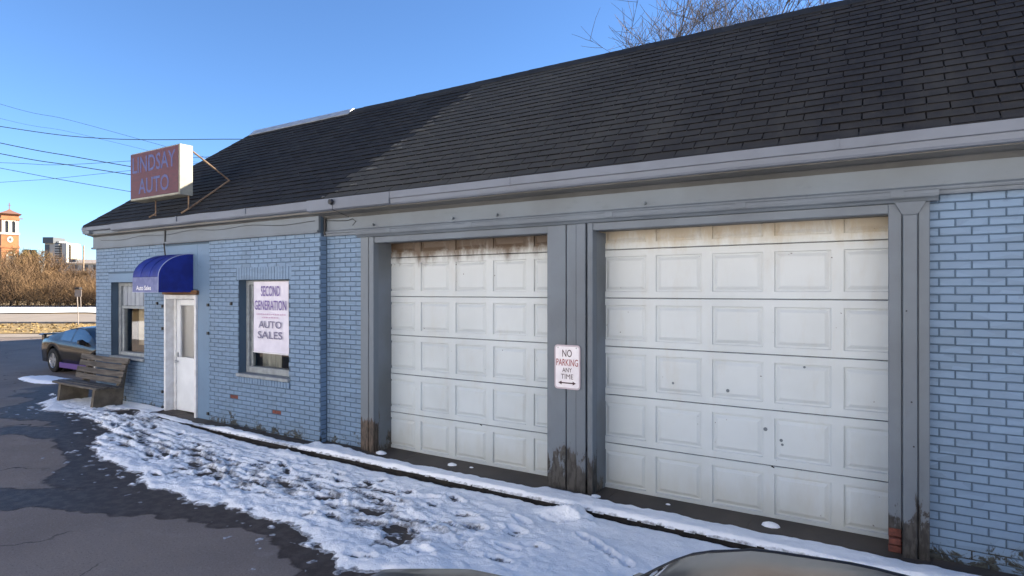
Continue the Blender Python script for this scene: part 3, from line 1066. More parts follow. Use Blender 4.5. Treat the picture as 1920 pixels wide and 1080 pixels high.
# --- entrance door
x0, x1, z0, z1 = DOOR
E_ = thing('entrance_door', (x0, PW, z0), None, None)
E_.parent = G
E_['label'] = 'white half-glazed entrance door in a white frame'
for a, b_ in ((x0 + .006, x0 + .055), (x1 - .055, x1 - .006)):
    boardpart('door_frame', 'white_frame', E_, a, b_, PW - .03, .10, z0, z1 - .002)
boardpart('door_frame', 'white_frame', E_, x0 + .056, x1 - .056, PW - .028, .10, z1 - .075, z1 - .003)
boardpart('door_frame', 'white_frame', E_, x0 + .0555, x0 + .12, .0, .12, z0, z1 - .08)
da, db = x0 + .125, x1 - .06
leaf = boardpart('door_leaf', 'white_door', E_, da, db, .02, .07, z0 + .03, z0 + .98)
boardpart('door_leaf', 'white_door', E_, da, da + .11, .02, .07, z0 + .983, z1 - .085)
boardpart('door_leaf', 'white_door', E_, db - .10, db, .02, .07, z0 + .983, z1 - .085)
boardpart('door_leaf', 'white_door', E_, da + .112, db - .102, .02, .07, z1 - .19, z1 - .085)
boxpart('door_glass', 'frosted', E_, da + .111, db - .101, .045, .052, z0 + .981, z1 - .191)
part('door_curtain', 'curtain', E_, lambda mb: [mb.add([(da + .10 + i * .022, .11 + .01 * (i % 2), z0 + .9), (da + .10 + (i + 1) * .022, .11 + .01 * ((i + 1) % 2), z0 + .9), (da + .10 + (i + 1) * .022, .11 + .01 * ((i + 1) % 2), z1 - .1), (da + .10 + i * .022, .11 + .01 * (i % 2), z1 - .1)], [(0, 1, 2, 3)]) for i in range(33)])
boxpart('door_lock', 'galvanised', E_, da + .03, da + .07, -.005, .019, z0 + .98, z0 + 1.06)
part('door_knob', 'galvanised', E_, lambda mb: mb.lathe_y((da + .05, -.02, z0 + .90), [(0, -.03), (.022, -.025), (.028, -.01), (.02, .01), (.01, .015), (.01, .04)], 12), True)
boxpart('threshold', 'concrete', E_, x0 + .006, x1 - .006, PW - .06, .12, z0 - .12, z0 - .001)
boxpart('head_trim', 'wood_trim', E_, x0 - .02, x1 + .05, PW - .045, PW - .002, z1 + .003, z1 + .075)

# --- windows
def window(w, label):
    x0, x1, z0, z1 = w
    w_ = thing('window', (x0, .0, z0), None, None)
    w_.parent = G
    w_['label'] = label
    return w_
# poster window
x0, x1, z0, z1 = WINB
Wb = window(WINB, 'sash window with a white paper sign hung across it')
fy = .02
for a, b_ in ((x0 + .004, x0 + .075), (x1 - .075, x1 - .004)):
    boardpart('window_frame', 'window_frame', Wb, a, b_, fy, fy + .12, z0 + .05, z1 - .004)
boardpart('window_frame', 'window_frame', Wb, x0 + .076, x1 - .076, fy, fy + .12, z1 - .075, z1 - .004)
boardpart('window_frame', 'window_frame', Wb, x0 + .076, x1 - .076, fy, fy + .12, z0 + .05, z0 + .15)
for a, b_ in ((x0 + .077, x0 + .125), (x1 - .125, x1 - .077)):
    boardpart('sash', 'window_frame', Wb, a, b_, fy + .04, fy + .09, z0 + .151, z1 - .076)
boardpart('sash', 'window_frame', Wb, x0 + .126, x1 - .126, fy + .04, fy + .09, z0 + 1.06, z0 + 1.11)
boxpart('pane', 'glass', Wb, x0 + .12, x1 - .12, fy + .06, fy + .066, z0 + .151, z1 - .076)
boardpart('sill', 'window_frame', Wb, x0 - .02, x1 + .02, PW - .035, fy + .1, z0 + .0, z0 + .049)
part('curtain', 'curtain', Wb, lambda mb: [mb.add([(x0 + .1 + i * .03, .26 + .02 * (i % 2), z0 + .1), (x0 + .13 + i * .03, .26 + .02 * ((i + 1) % 2), z0 + .1), (x0 + .13 + i * .03, .26 + .02 * ((i + 1) % 2), z1 - .03), (x0 + .1 + i * .03, .26 + .02 * (i % 2), z1 - .03)], [(0, 1, 2, 3)]) for i in range(16)])
boxpart('cardboard_box', 'cardboard', Wb, x0 + .62, x1 - .02, .42, .8, z0 - .1, z0 + .42)
# left window, boarded upper part over a pane
x0, x1, z0, z1 = WINA
Wa = window(WINA, 'window with vertical boards above a single pane')
for a, b_ in ((x0 + .004, x0 + .08), (x1 - .08, x1 - .004)):
    boardpart('window_frame', 'window_frame', Wa, a, b_, fy, fy + .12, z0 + .05, z1 - .004)
boardpart('window_frame', 'window_frame', Wa, x0 + .081, x1 - .081, fy, fy + .12, z1 - .07, z1 - .004)
n_ = 7
bw = (x1 - x0 - .17) / n_
for i in range(n_):
    boardpart('board', 'panel_board', Wa, x0 + .085 + i * bw + .006, x0 + .085 + (i + 1) * bw - .006, fy + .045 + .004 * (i % 2), fy + .08, z0 + 1.02, z1 - .071, .008)
boardpart('window_frame', 'window_frame', Wa, x0 + .081, x1 - .081, fy + .02, fy + .12, z0 + .96, z0 + 1.018)
boardpart('window_frame', 'window_frame', Wa, x0 + .081, x1 - .081, fy, fy + .12, z0 + .05, z0 + .12)
boardpart('sash', 'window_frame', Wa, x0 + .081, x0 + .15, fy + .03, fy + .10, z0 + .121, z0 + .959)
boardpart('sash', 'window_frame', Wa, x1 - .15, x1 - .081, fy + .03, fy + .10, z0 + .121, z0 + .959)
boxpart('pane', 'glass', Wa, x0 + .146, x1 - .146, fy + .06, fy + .066, z0 + .121, z0 + .959)
boardpart('sill', 'window_frame', Wa, x0 - .02, x1 + .02, PW - .03, fy + .1, z0 + .0, z0 + .049)
simple('tan_panel', (.46, .40, .30), (.33, .28, .20), scale=3, rough=.9)
boxpart('tan_panel', 'tan_panel', Wa, x0 + .42, x1 - .09, .20, .205, z0 + .25, z0 + .98)  # plain tan panel just behind the pane
boxpart('window_back_curtain', 'room_wall', Wa, x0 + .0, x1, .5, .52, z0, z1)

# --- small fittings on the walls
def cable(mb, pts, r=.004):
    mb.tube(pts, r, 5)
part('conduit', 'black_plastic', G, lambda mb: cable(mb, [(-10.86, PW - .05, 3.33), (-10.86, PW - .05, 3.12), (-10.86, PW - .068, 3.09), (-10.86, PW - .04, 2.85)], .012))
def frieze_cable(mb):
    pts = []
    for i in range(41):
        x = -13.2 + (6.25) * i / 40
        pts.append((x, PW - .043, 3.27 - .035 * math.sin(i * .31) ** 2 - .02 * math.sin(i * .12 + 2)))
    mb.tube(pts, .004, 5)
part('cable', 'black_plastic', G, frieze_cable)
part('cable', 'black_plastic', G, lambda mb: cable(mb, [(-6.86, -.043, 3.27), (-6.6, -.045, 3.25), (-6.4, -.05, 3.24), (-6.3, -.046, 3.26), (-6.24, -.045, 3.22), (-6.3, -.046, 3.17)], .005))
part('eave_lamp', 'black_plastic', G, lambda mb: (mb.lathe_y((-6.37, -.36, 3.46), [(0, -.04), (.035, -.035), (.04, 0), (.03, .02), (.012, .03)], 12), mb.tube([(-6.37, -.345, 3.43), (-6.37, -.345, 3.36), (-6.37, -.2, 3.325), (-6.37, -.05, 3.29)], .004, 5)))
part('corner_shade_strip', 'black_plastic', G, lambda mb: mb.tube([(XJ + .035, -.03 - .03, 3.32), (XJ + .035, -.06, 3.06)], .018, 8))  # black tube standing in for the shade at the frieze return
for (x, z) in ((-11.02, 1.98), (-11.02, 1.58), (-11.02, .45), (-11.02, .17), (-9.62, 2.02), (-9.62, 1.55), (-9.62, .21), (-11.2, 2.03), (-8.98, 2.05)):
    part('wall_hook', 'black_plastic', G, lambda mb: mb.box(x - .02, x + .025, PW - .022, PW + .002, z - .022, z + .026))
for x in (-5.9, -4.55, -3.9, -2.1):
    part('insulator_knob', 'frieze_paint', G, lambda mb: mb.lathe_y((x, -.045, 3.155), [(0, -.035), (.018, -.03), (.02, -.01), (.012, 0), (.012, .02)], 8))
part('nail_hole', 'dark', G, lambda mb: [mb.lathe_y((x, FT - .027, z), [(0, -.001), (.007, 0), (.007, .003)], 8) for x, z in ((.165, 1.36), (.13, 2.1), (.18, 1.0))])
def loose_rafter(mb):
    mb.box(-13.52, -13.25, -.345, -.262, 3.375, 3.43)
part('rafter_end', 'trim_rotten', G, loose_rafter)

# ------------------------------------------------------------------ snow
prints = []
r2 = random.Random(5)
def trail(x, y, ang, n, side=.14, step=.62):
    for i in range(n):
        s_ = side if i % 2 else -side
        prints.append((x + math.cos(ang) * step * i - math.sin(ang) * s_, y + math.sin(ang) * step * i + math.cos(ang) * s_, ang + r2.uniform(-.25, .25), .145, .055))
trail(-12.0, -1.0, -.10, 16)
trail(-9.8, -.75, -.35, 6)
trail(-4.5, -.8, -.2, 4, .12, .5)
trail(-8.5, -1.5, .1, 9)
trail(-3.3, -1.25, -.12, 3, .09, .36)
trail(-6.8, -.75, -.16, 7, .12, .55)
trail(-7.6, -1.9, .12, 6, .12, .5)
for i in range(30):
    x = r2.uniform(-10.5, -2.6)
    prints.append((x, r2.uniform(max(edge_y(x) + .2, -2.5), -.75), r2.uniform(-.7, .5), r2.uniform(.08, .16), r2.uniform(.035, .06)))
for i in range(7):      # a long chain of kicked holes near the right
    prints.append((-2.33 + .088 * i, -1.02 - .050 * i, -.45 + .5 * (i % 2), .085, .050))
pgrid = {}
for p in prints:
    for gx in range(int((p[0] - .35) * 2) - 1, int((p[0] + .35) * 2) + 2):
        pgrid.setdefault(gx, []).append(p)

def slush_zone(x, y):
    e = edge_y(x)
    mid = -1.75 if x > -7.5 else -1.75 + (-7.5 - x) * -.16 * -1
    mid = e + .85 if x > -9 else e + .55
    w = .55 + .25 * nz(x * .8, 1.1)
    k = math.exp(-((y - mid) / w) ** 2) * sstep(-13.3, -11.0, x) * (1 - .80 * sstep(-4.0, -2.4, x))
    return k

def snow_h(x, y):
    e = edge_y(x)
    d = y - e                                    # inside the edge
    t = .036 + .012 * sstep(-4.6, -3.0, x) + .014 * nz(x * 1.4, y * 1.4, 6) + .011 * nz(x * 5, y * 5, 1) + .008 * nz(x * 15, y * 15, 2)
    t *= sstep(-.02, .16, d)
    if x > -10.9: t -= .05 * sstep(-.545, -.47, y + .02 * nz(x * 7, 3)) * sstep(-10.9, -10.3, x)
    if d < 0:
        t -= .03 * min(1, -d * 8)
    if d < .35:                                  # ragged rim and stray crumbs of snow outside it
        t -= .020 * (1 - sstep(.05, .35, d)) * max(0, nz(x * 8, y * 8, 41) + .4 * nz(x * 20, y * 20, 42) + .15)
        if -.6 < d < .05:
            t = max(t, .035 * (nz(x * 6.5, y * 9, 31) + .5 * nz(x * 17, y * 19, 32) - .40 - .5 * max(0, -d)))
    k = slush_zone(x, y)
    # trampled band: streaked ridges and bare gaps
    st = nz(x * 2.2 + y * 1.2, y * 6.5 - x * 1.0, 5) + .6 * nz(x * 7 + y * 3, y * 15 - x * 2, 8)
    t -= k * (.012 + .052 * st + .022 * nz(x * 20, y * 24, 3))
    gen = nz(x * 3.1, y * 8.5 + x * .9, 21)
    t -= .022 * max(0, gen - .14) * (1 - .6 * sstep(-3.6, -2.2, x))
    lump = nz(x * 11, y * 11, 12)
    t += .010 * max(0, lump) * sstep(-2.0, -3.2, x)
    # wheel ruts running along the wall
    for (c0, sl, amp, wd, xa, xb) in ((-.98, -.012, .024, .045, -11.5, -4.0), (-1.16, -.010, .024, .035, -11.5, -4.5), (-1.55, -.05, .026, .05, -10.5, -5.5), (-.80, .0, .008, .03, -10.5, -6), (-1.36, -.03, .02, .03, -10, -5)):
        if xa < x < xb:
            cc = c0 + sl * (x + 7) + .03 * nz(x * .7, c0)
            q = (y - cc) / wd
            if abs(q) < 3:
                t += amp * (-math.exp(-q * q) + .45 * math.exp(-(abs(q) - 1.5) ** 2 * 3)) * (.6 + .8 * nz(x * 2, c0 * 7) + .2)
    for p in pgrid.get(int(x * 2), ()):
        dx, dy = x - p[0], y - p[1]
        if abs(dx) > .35 or abs(dy) > .35:
            continue
        u = (dx * math.cos(p[2]) + dy * math.sin(p[2])) / p[3]
        w = (-dx * math.sin(p[2]) + dy * math.cos(p[2])) / p[4]
        q = math.hypot(u, w) + .25 * nz(x * 12, y * 12, p[0])
        if q < 1.6:
            t += -.044 * (1 - sstep(.45, 1.05, q)) + .010 * math.exp(-((q - 1.15) / .2) ** 2)
    # shovelled heap by the pier, clods by the wall
    for (cx, cy, rx, ry, hh) in ((-2.62, -.62, .17, .12, .10), (-2.85, -.66, .16, .10, .05), (-6.9, -.6, .35, .12, .035), (-2.45, -.75, .12, .1, .03)):
        q = math.hypot((x - cx) / rx, (y - cy) / ry)
        if q < 1.4:
            t += hh * (1 - sstep(.2, 1.35, q + .35 * nz(x * 14, y * 14, 3))) + .02 * max(0, nz(x * 24, y * 24, 5)) * (q < 1.1)
    # thawed hollow by the bench
    q = math.hypot((x + 11.3) / .38, (y + .62) / .16) + .5 * nz(x * 6, y * 9, 2)
    t -= .07 * (1 - sstep(.6, 1.1, q))
    return t

def snow_z(x, y):
    return gz(x, y) + snow_h(x, y)
def slush_a(x, y):
    h = snow_h(x, y)
    thin = 1 - sstep(.001, .017, h)
    k = slush_zone(x, y)
    return max(0, min(1, thin * 1.15 + .78 * k * (.35 + .9 * max(0, nz(x * 4, y * 8, 17) + .2)) ))

xs = lin(-14.6, -9, 230)[:-1] + lin(-9, -5, 215)[:-1] + lin(-5, -.4, 300)[:-1] + lin(-.4, 4.0, 110)
ys = lin(-3.3, -.46, 165)
o = sheet('snow', xs, ys, snow_z, 'snow', 'slush', slush_a, kind='stuff', keep=lambda q: max(p[2] - gz(p[0], p[1]) for p in q) > -.012)
tag(o, 'trampled thin snow with footprints in front of the garage', 'snow')

# band of snow lying on the apron step
def apron_z(x, y):
    out = (y + .455 + .006 * (x + 11)) + .02 * nz(x * 6, 2)
    inn = (-.135 - .10 * sstep(-6.2, -5.7, x) * (1 - sstep(-3.3, -3.15, x)) - .07 * sstep(-2.7, -2.5, x) + .05 * nz(x * 2.7, 4) + .03 * nz(x * 8, 1)) - y
    if x < XJ: inn -= .14
    h = .050 + .014 * nz(x * 3, y * 6, 9) + .008 * nz(x * 14, y * 14, 4)
    ap = .085 + .02 * sstep(-7.5, -10.8, x)
    gap = .8 + .9 * nz(x * .8, 7.7) if x < -6.9 else 1.3
    return ap + (h * sstep(0, .05, out) * sstep(-.01, .07, inn)) * min(1, max(0.2, gap)) - .006
o = sheet('snow_ridge', lin(-10.88, 4.0, 740), lin(-.53, -.06, 30), apron_z, 'snow', 'slush', lambda x, y: max(0, min(1, 0.05 + .5 * (1 - sstep(.095, .108, apron_z(x, y))))), kind='stuff',
          keep=lambda q: max(apron_z(p[0], p[1]) - (.085 + .02 * sstep(-7.5, -10.8, p[0])) for p in q) > .0005)
tag(o, 'narrow bank of snow lying along the step at the wall', 'snow')
# snow left of the slab up to the wall
o = sheet('snow_drift', lin(-13.4, -10.89, 110), lin(-.46, -.12, 18), lambda x, y: gz(x, y) + .03 * sstep(-.52, -.40, y + .06 * nz(x * 4, 1)) + .025 * nz(x * 3, y * 5, 3) - .006 - .04 * (1 - sstep(.5, 1.1, math.hypot((x + 11.35) / .45, (y + .5) / .17))), 'snow', 'slush', lambda x, y: 0.15, kind='stuff')
tag(o, 'small drift of snow behind the bench at the wall foot', 'snow')
def blob(name, cx, cy, rx, ry, h, label):
    def z(x, y):
        q = math.hypot((x - cx) / rx, (y - cy) / ry) + .22 * nz(x * 1.7, y * 3, 3) + .1 * nz(x * 6, y * 6, 1)
        return gz(x, y) + h * (1 - sstep(.55, 1.0, q)) + .012 * nz(x * 5, y * 5) * (q < .9) - .008
    o = sheet(name, lin(cx - rx * 1.3, cx + rx * 1.3, 60), lin(cy - ry * 1.3, cy + ry * 1.3, 40), z, 'snow', 'slush', lambda x, y: 0, kind='stuff', keep=lambda q: max(p[2] - gz(p[0], p[1]) for p in q) > -.004)
    return tag(o, label, 'snow')
blob('snow_patch', -17.9, .72, 1.35, .42, .07, 'small snow patch on the asphalt beside the dark parked coupe')
lum = MB()
for (x, y, s_) in ((-4.62, .02, .045), (-.92, .03, .06), (-4.35, .06, .02), (-5.75, -.06, .06), (-1.9, .08, .018), (-2.62, -.1, .04)):
    n0 = len(lum.v)
    vs, fs = [], []
    for i in range(4):
        ph = i / 3 * math.pi / 2
        for j in range(9):
            a = j / 9 * 2 * math.pi
            rr_ = s_ * math.cos(ph) * (1 + .3 * nz(j, i, x)) + .001
            vs.append((x + 1.4 * rr_ * math.cos(a), y + rr_ * math.sin(a), .084 + s_ * .6 * math.sin(ph)))
    for i in range(3):
        for j in range(9):
            fs.append((i * 9 + j, i * 9 + (j + 1) % 9, (i + 1) * 9 + (j + 1) % 9, (i + 1) * 9 + j))
    lum.add(vs, fs)
o = lum.build('snow_lumps', 'snow', smooth=True)
tag(o, 'small lumps of snow on the wet concrete at the doors', 'snow', kind='stuff')

# ------------------------------------------------------------------ signs
# box sign on the eave
bx0, bx1, by0, by1, bz0, bz1 = -11.52, -9.95, -.42, -.19, 3.86, 4.70
S = thing('roof_sign', (-10.7, -.3, 3.55), 'red box sign with blue letters standing on the eave', 'sign')
S.rotation_euler = (0, 0, 0)
part('cabinet', 'sign_cabinet', S, lambda mb: mb.board(bx0, bx1, by0, by1, bz0, bz1, .012))
part('sign_face', 'sign_red', S, lambda mb: mb.board(bx0 + .02, bx1 - .02, by0 - .006, by0 + .01, bz0 + .035, bz1 - .02, .003))
text_mesh('lettering', 'LINDSAY', 'sign_blue', S, ((bx0 + bx1) / 2 - .0, by0 - .007, bz0 + .475), (1, 0, 0), (0, 0, 1), .285, 1.38, .002, .012)
text_mesh('lettering', 'AUTO', 'sign_blue', S, ((bx0 + bx1) / 2 + .0, by0 - .007, bz0 + .10), (1, 0, 0), (0, 0, 1), .27, .98, .002, .012)
part('leg', 'rust_tan', S, lambda mb: (mb.tube([(-11.0, -.25, 3.87), (-11.0, -.25, 3.58)], .012, 6), mb.tube([(-11.0, -.25, 3.62), (-11.1, -.31, 3.56)], .012, 6)))
part('leg', 'rust_tan', S, lambda mb: (mb.tube([(-10.02, -.22, 3.87), (-10.02, -.22, 3.63)], .016, 6), mb.tube([(-10.02, -.20, 3.66), (-10.12, -.29, 3.57)], .016, 6)))
part('brace', 'rust_tan', S, lambda mb: (mb.tube([(-9.98, -.18, 4.62), (-9.92, .46, 4.22)], .014, 6), mb.tube([(-9.92, .46, 4.22), (-10.02, -.2, 3.66)], .016, 6)))

# no-parking plate on the pier
def rounded(x0, x1, z0, z1, r_, y0, y1, mb):
    pts = []
    for cx, cz, a0 in ((x1 - r_, z1 - r_, 0), (x0 + r_, z1 - r_, 90), (x0 + r_, z0 + r_, 180), (x1 - r_, z0 + r_, 270)):
        for k in range(6):
            a = R(a0 + 18 * k)
            pts.append((cx + r_ * math.cos(a), cz + r_ * math.sin(a)))
    n_ = len(pts)
    mb.add([(p[0], y0, p[1]) for p in pts] + [(p[0], y1, p[1]) for p in pts],
           [tuple(range(n_ - 1, -1, -1))[::-1][::-1]] + [(i, (i + 1) % n_, n_ + (i + 1) % n_, n_ + i) for i in range(n_)])
nx0, nx1, nz0, nz1, ny = -3.105, -2.795, 1.195, 1.675, FT - .030
NP = thing('parking_sign', ((nx0 + nx1) / 2, ny, nz0), 'white no parking plate screwed to the pier between the doors', 'sign')
part('plate', 'sign_edge', NP, lambda mb: rounded(nx0, nx1, nz0, nz1, .035, ny, ny + .004, mb))
part('sign_face', 'sign_white', NP, lambda mb: rounded(nx0 + .016, nx1 - .016, nz0 + .018, nz1 - .018, .022, ny - .003, ny - .0005, mb))
nc = (nx0 + nx1) / 2
def nt_(txt, mat, z, h, w):
    text_mesh('lettering', txt, mat, NP, (nc, ny - .0035, z), (1, 0, 0), (0, 0, 1), h, w, .0015, .006)
nt_('NO', 'sign_letter_black', nz0 + .350, .080, .115)
nt_('PARKING', 'sign_letter_red', nz0 + .252, .076, .262)
nt_('ANY', 'sign_letter_black', nz0 + .185, .048, .115)
text_mesh('lettering', 'TIME', 'sign_letter_black', NP, (nc, ny - .0035, nz0 + .112), (1, 0, 0), (0, 0, 1), .052, .15, .0015, 0)
def arrow(mb):
    z, y = nz0 + .068, ny - .0045
    for (a, b_) in (((-.105, 0), (-.065, .020)), ((.065, .02), (.105, 0))):
        pass
    mb.add([(nc - .068, y, z - .007), (nc + .068, y, z - .007), (nc + .068, y, z + .007), (nc - .068, y, z + .007)], [(0, 1, 2, 3)])
    mb.add([(nc - .108, y, z), (nc - .066, y, z - .021), (nc - .066, y, z + .021)], [(0, 1, 2)])
    mb.add([(nc + .108, y, z), (nc + .066, y, z + .021), (nc + .066, y, z - .021)], [(0, 1, 2)])
part('arrow', 'sign_letter_black', NP, arrow)
for x in (nx0 + .045, nx1 - .045):
    part('screw', 'galvanised', NP, lambda mb: mb.lathe_y((x, ny - .003, nz1 - .03), [(0, -.006), (.008, -.004), (.009, 0)], 8))

# paper sign hung in the window
pxa, pxb, py, pz1 = -8.53, -7.685, -.028, 2.405
PS = thing('paper_sign', ((pxa + pxb) / 2, py, 1.28), 'white paper sign with purple lettering hung in front of the window', 'sign')
def paper(mb):
    n_ = 18
    vs = []
    for i in range(n_ + 1):
        x = pxa + (pxb - pxa) * i / n_
        for j in range(13):
            f_ = j / 12
            zb = 1.285 - .005 * i / n_
            z = pz1 + (zb - pz1) * f_
            vs.append((x, py - .004 * math.sin(i * .9) * f_ - .010 * f_ * nz(i * .3, f_ * 2), z))
    fs = [(i * 13 + j, i * 13 + j + 1, (i + 1) * 13 + j + 1, (i + 1) * 13 + j) for i in range(n_) for j in range(12)]
    mb.add(vs, fs)
    k = len(vs)
    mb.add([Vector(p) + Vector((0, .002, 0)) for p in vs], [tuple(reversed(f_)) for f_ in fs])
part('sheet', 'poster_paper', PS, paper, True)
pc = (pxa + pxb) / 2
def pt(txt, mat, z, h, w, dx=0):
    text_mesh('lettering', txt, mat, PS, (pc + dx, py - .016, z), (1, 0, 0), (0, 0, 1), h, w, .001, .012)
pt('SECOND', 'poster_purple', 2.175, .160, .46, .01)
pt('GENERATION', 'poster_purple', 1.960, .150, .77, .005)
pt('AUTO', 'poster_grey', 1.68, .110, .56, .0)
pt('SALES', 'poster_grey', 1.515, .115, .60, .0)
def small_print(mb):
    q = random.Random(3)
    for z, xa, xb in ((1.885, -.33, .36), (1.835, -.2, .2)):
        x = xa
        while x < xb:
            w = q.uniform(.02, .055)
            mb.add([(pc + x, py - .0165, z), (pc + x + w, py - .0165, z), (pc + x + w, py - .0165, z + .016), (pc + x, py - .0165, z + q.uniform(.016, .026))], [(0, 1, 2, 3)])
            x += w + q.uniform(.006, .018)
part('small_print', 'poster_pink', PS, small_print)
part('dowel', 'white_frame', PS, lambda mb: mb.tube([(pxa, py - .004, 1.30), (pxb, py - .004, 1.295)], .008, 6))

# awning over the entrance
A = thing('awning', (-10.45, PW, 2.235), 'blue curved fabric awning over the entrance door', 'awning')
ax0, ax1, ay, az0, az1, azt = -10.86, -10.06, -.70, 2.235, 2.49, 2.885
def arc(k, n_=12):
    t = k / n_ * math.pi / 2
    return (PW - .006 + (ay - PW + .006) * math.sin(t), az1 + (azt - az1) * math.cos(t))
def canopy(mb):
    vs, fs = [], []
    for k in range(13):
        y, z = arc(k)
        sag = .006 * math.sin(k / 12 * math.pi)
        for i in range(7):
            x = ax0 + (ax1 - ax0) * i / 6
            sg = sag * math.sin(i / 6 * math.pi)
            vs.append((x, y + sg, z - sg))
    for k in range(12):
        for i in range(6):
            fs.append((k * 7 + i, (k + 1) * 7 + i, (k + 1) * 7 + i + 1, k * 7 + i + 1))
    mb.add(vs, fs)
part('canopy', 'awning_blue', A, canopy, True)
def side(x):
    def f_(mb):
        pts = [arc(k) for k in range(13)] + [(ay, az0), (PW - .006, az0)]
        n_ = len(pts)
        mb.add([(x, p[0], p[1]) for p in pts] + [(x + .004, p[0], p[1]) for p in pts], [tuple(range(n_)), tuple(range(2 * n_ - 1, n_ - 1, -1))])
    return f_
for sx in (-10.6, -10.32):
    part('seam', 'awning_blue', A, lambda mb: mb.tube([(sx, arc(k)[0] - .001, arc(k)[1] + .001) for k in range(13)], .004, 4))
part('side_panel', 'awning_blue', A, side(ax0 + .002))
part('side_panel', 'awning_blue', A, side(ax1 - .004))
part('valance', 'awning_valance', A, lambda mb: mb.box(ax0, ax1, ay - .004, ay, az0, az1 - .004))
part('piping', 'awning_edge', A, lambda mb: (mb.tube([(ax1, arc(k)[0], arc(k)[1]) for k in range(13)], .006, 5), mb.tube([(ax1, ay, az1), (ax1, ay - .002, az0)], .006, 5), mb.tube([(ax0, ay - .002, az0), (ax1, ay - .002, az0)], .006, 5)))
text_mesh('lettering', 'Auto Sales', 'letter_white', A, (-10.50, ay - .005, az0 + .035), (1, 0, 0), (0, 0, 1), .075, .46, .002, .012)
part('frame', 'galvanised', A, lambda mb: (mb.tube([(ax0 + .02, PW - .01, az0 + .01), (ax0 + .02, ay + .01, az0 + .01), (ax1 - .02, ay + .01, az0 + .01), (ax1 - .02, PW - .01, az0 + .01)], .01, 6)))

# ------------------------------------------------------------------ bench
bx, by, bz = -12.83, -.58, .125
B = thing('park_bench', (bx, by, bz), 'weathered grey slatted bench with two solid end supports by the wall', 'bench')
def bench_side(xc):
    def f_(mb):
        prof = [(-.80, 0), (-.755, .37), (-.40, .33), (-.345, .42), (-.255, .86), (-.185, .86), (-.265, .36), (-.30, 0)]
        k = len(prof)
        w = .045
        vs = [(xc - w, p[0], bz + p[1]) for p in prof] + [(xc + w, p[0], bz + p[1]) for p in prof]
        # split into a foot block and a back post so that faces stay convex
        a = [0, 1, 2, 6, 7]
        b_ = [2, 3, 4, 5, 6]
        fs = []
        for poly in (a, b_):
            fs.append(tuple(poly))
            fs.append(tuple(k + i for i in reversed(poly)))
        for i in range(k):
            j = (i + 1) % k
            fs.append((i, j, k + j, k + i))
        mb.add(vs, fs)
    return f_
for xc in (-13.44, -12.10):
    part('support', 'bench_support', B, bench_side(xc))
rb = random.Random(8)
def slat(y, z, ang, w, th, warp):
    def f_(mb):
        n_ = 10
        ca, sa = math.cos(ang), math.sin(ang)
        prof = [(-w / 2, -th / 2), (w / 2, -th / 2), (w / 2, th / 2), (-w / 2, th / 2)]
        vs, fs = [], []
        L0, L1 = -13.70 + rb.uniform(-.02, .02), -11.90 + rb.uniform(-.02, .02)
        for i in range(n_ + 1):
            x = L0 + (L1 - L0) * i / n_
            b_ = warp * math.sin(i / n_ * math.pi) + .004 * nz(x * 3, y * 9)
            for p in prof:
                vs.append((x, y + p[0] * ca - p[1] * sa, bz + z + p[0] * sa + p[1] * ca + b_))
        for i in range(n_):
            for j in range(4):
                fs.append((i * 4 + j, i * 4 + (j + 1) % 4, (i + 1) * 4 + (j + 1) % 4, (i + 1) * 4 + j))
        fs += [(3, 2, 1, 0), tuple(n_ * 4 + j for j in range(4))]
        mb.add(vs, fs)
    return f_
for k, (y, z, a) in enumerate(((-.745, .385, .05), (-.635, .385, -.06), (-.525, .375, -.08), (-.425, .362, -.05))):
    part('seat_slat', 'bench_wood', B, slat(y, z, a, .098, .036, rb.uniform(-.012, .004)))
for k in range(4):
    f_ = k / 3
    part('back_slat', 'bench_wood', B, slat(-.375 + .105 * f_, .475 + .355 * f_, R(77), .098, .034, rb.uniform(-.014, .008)))

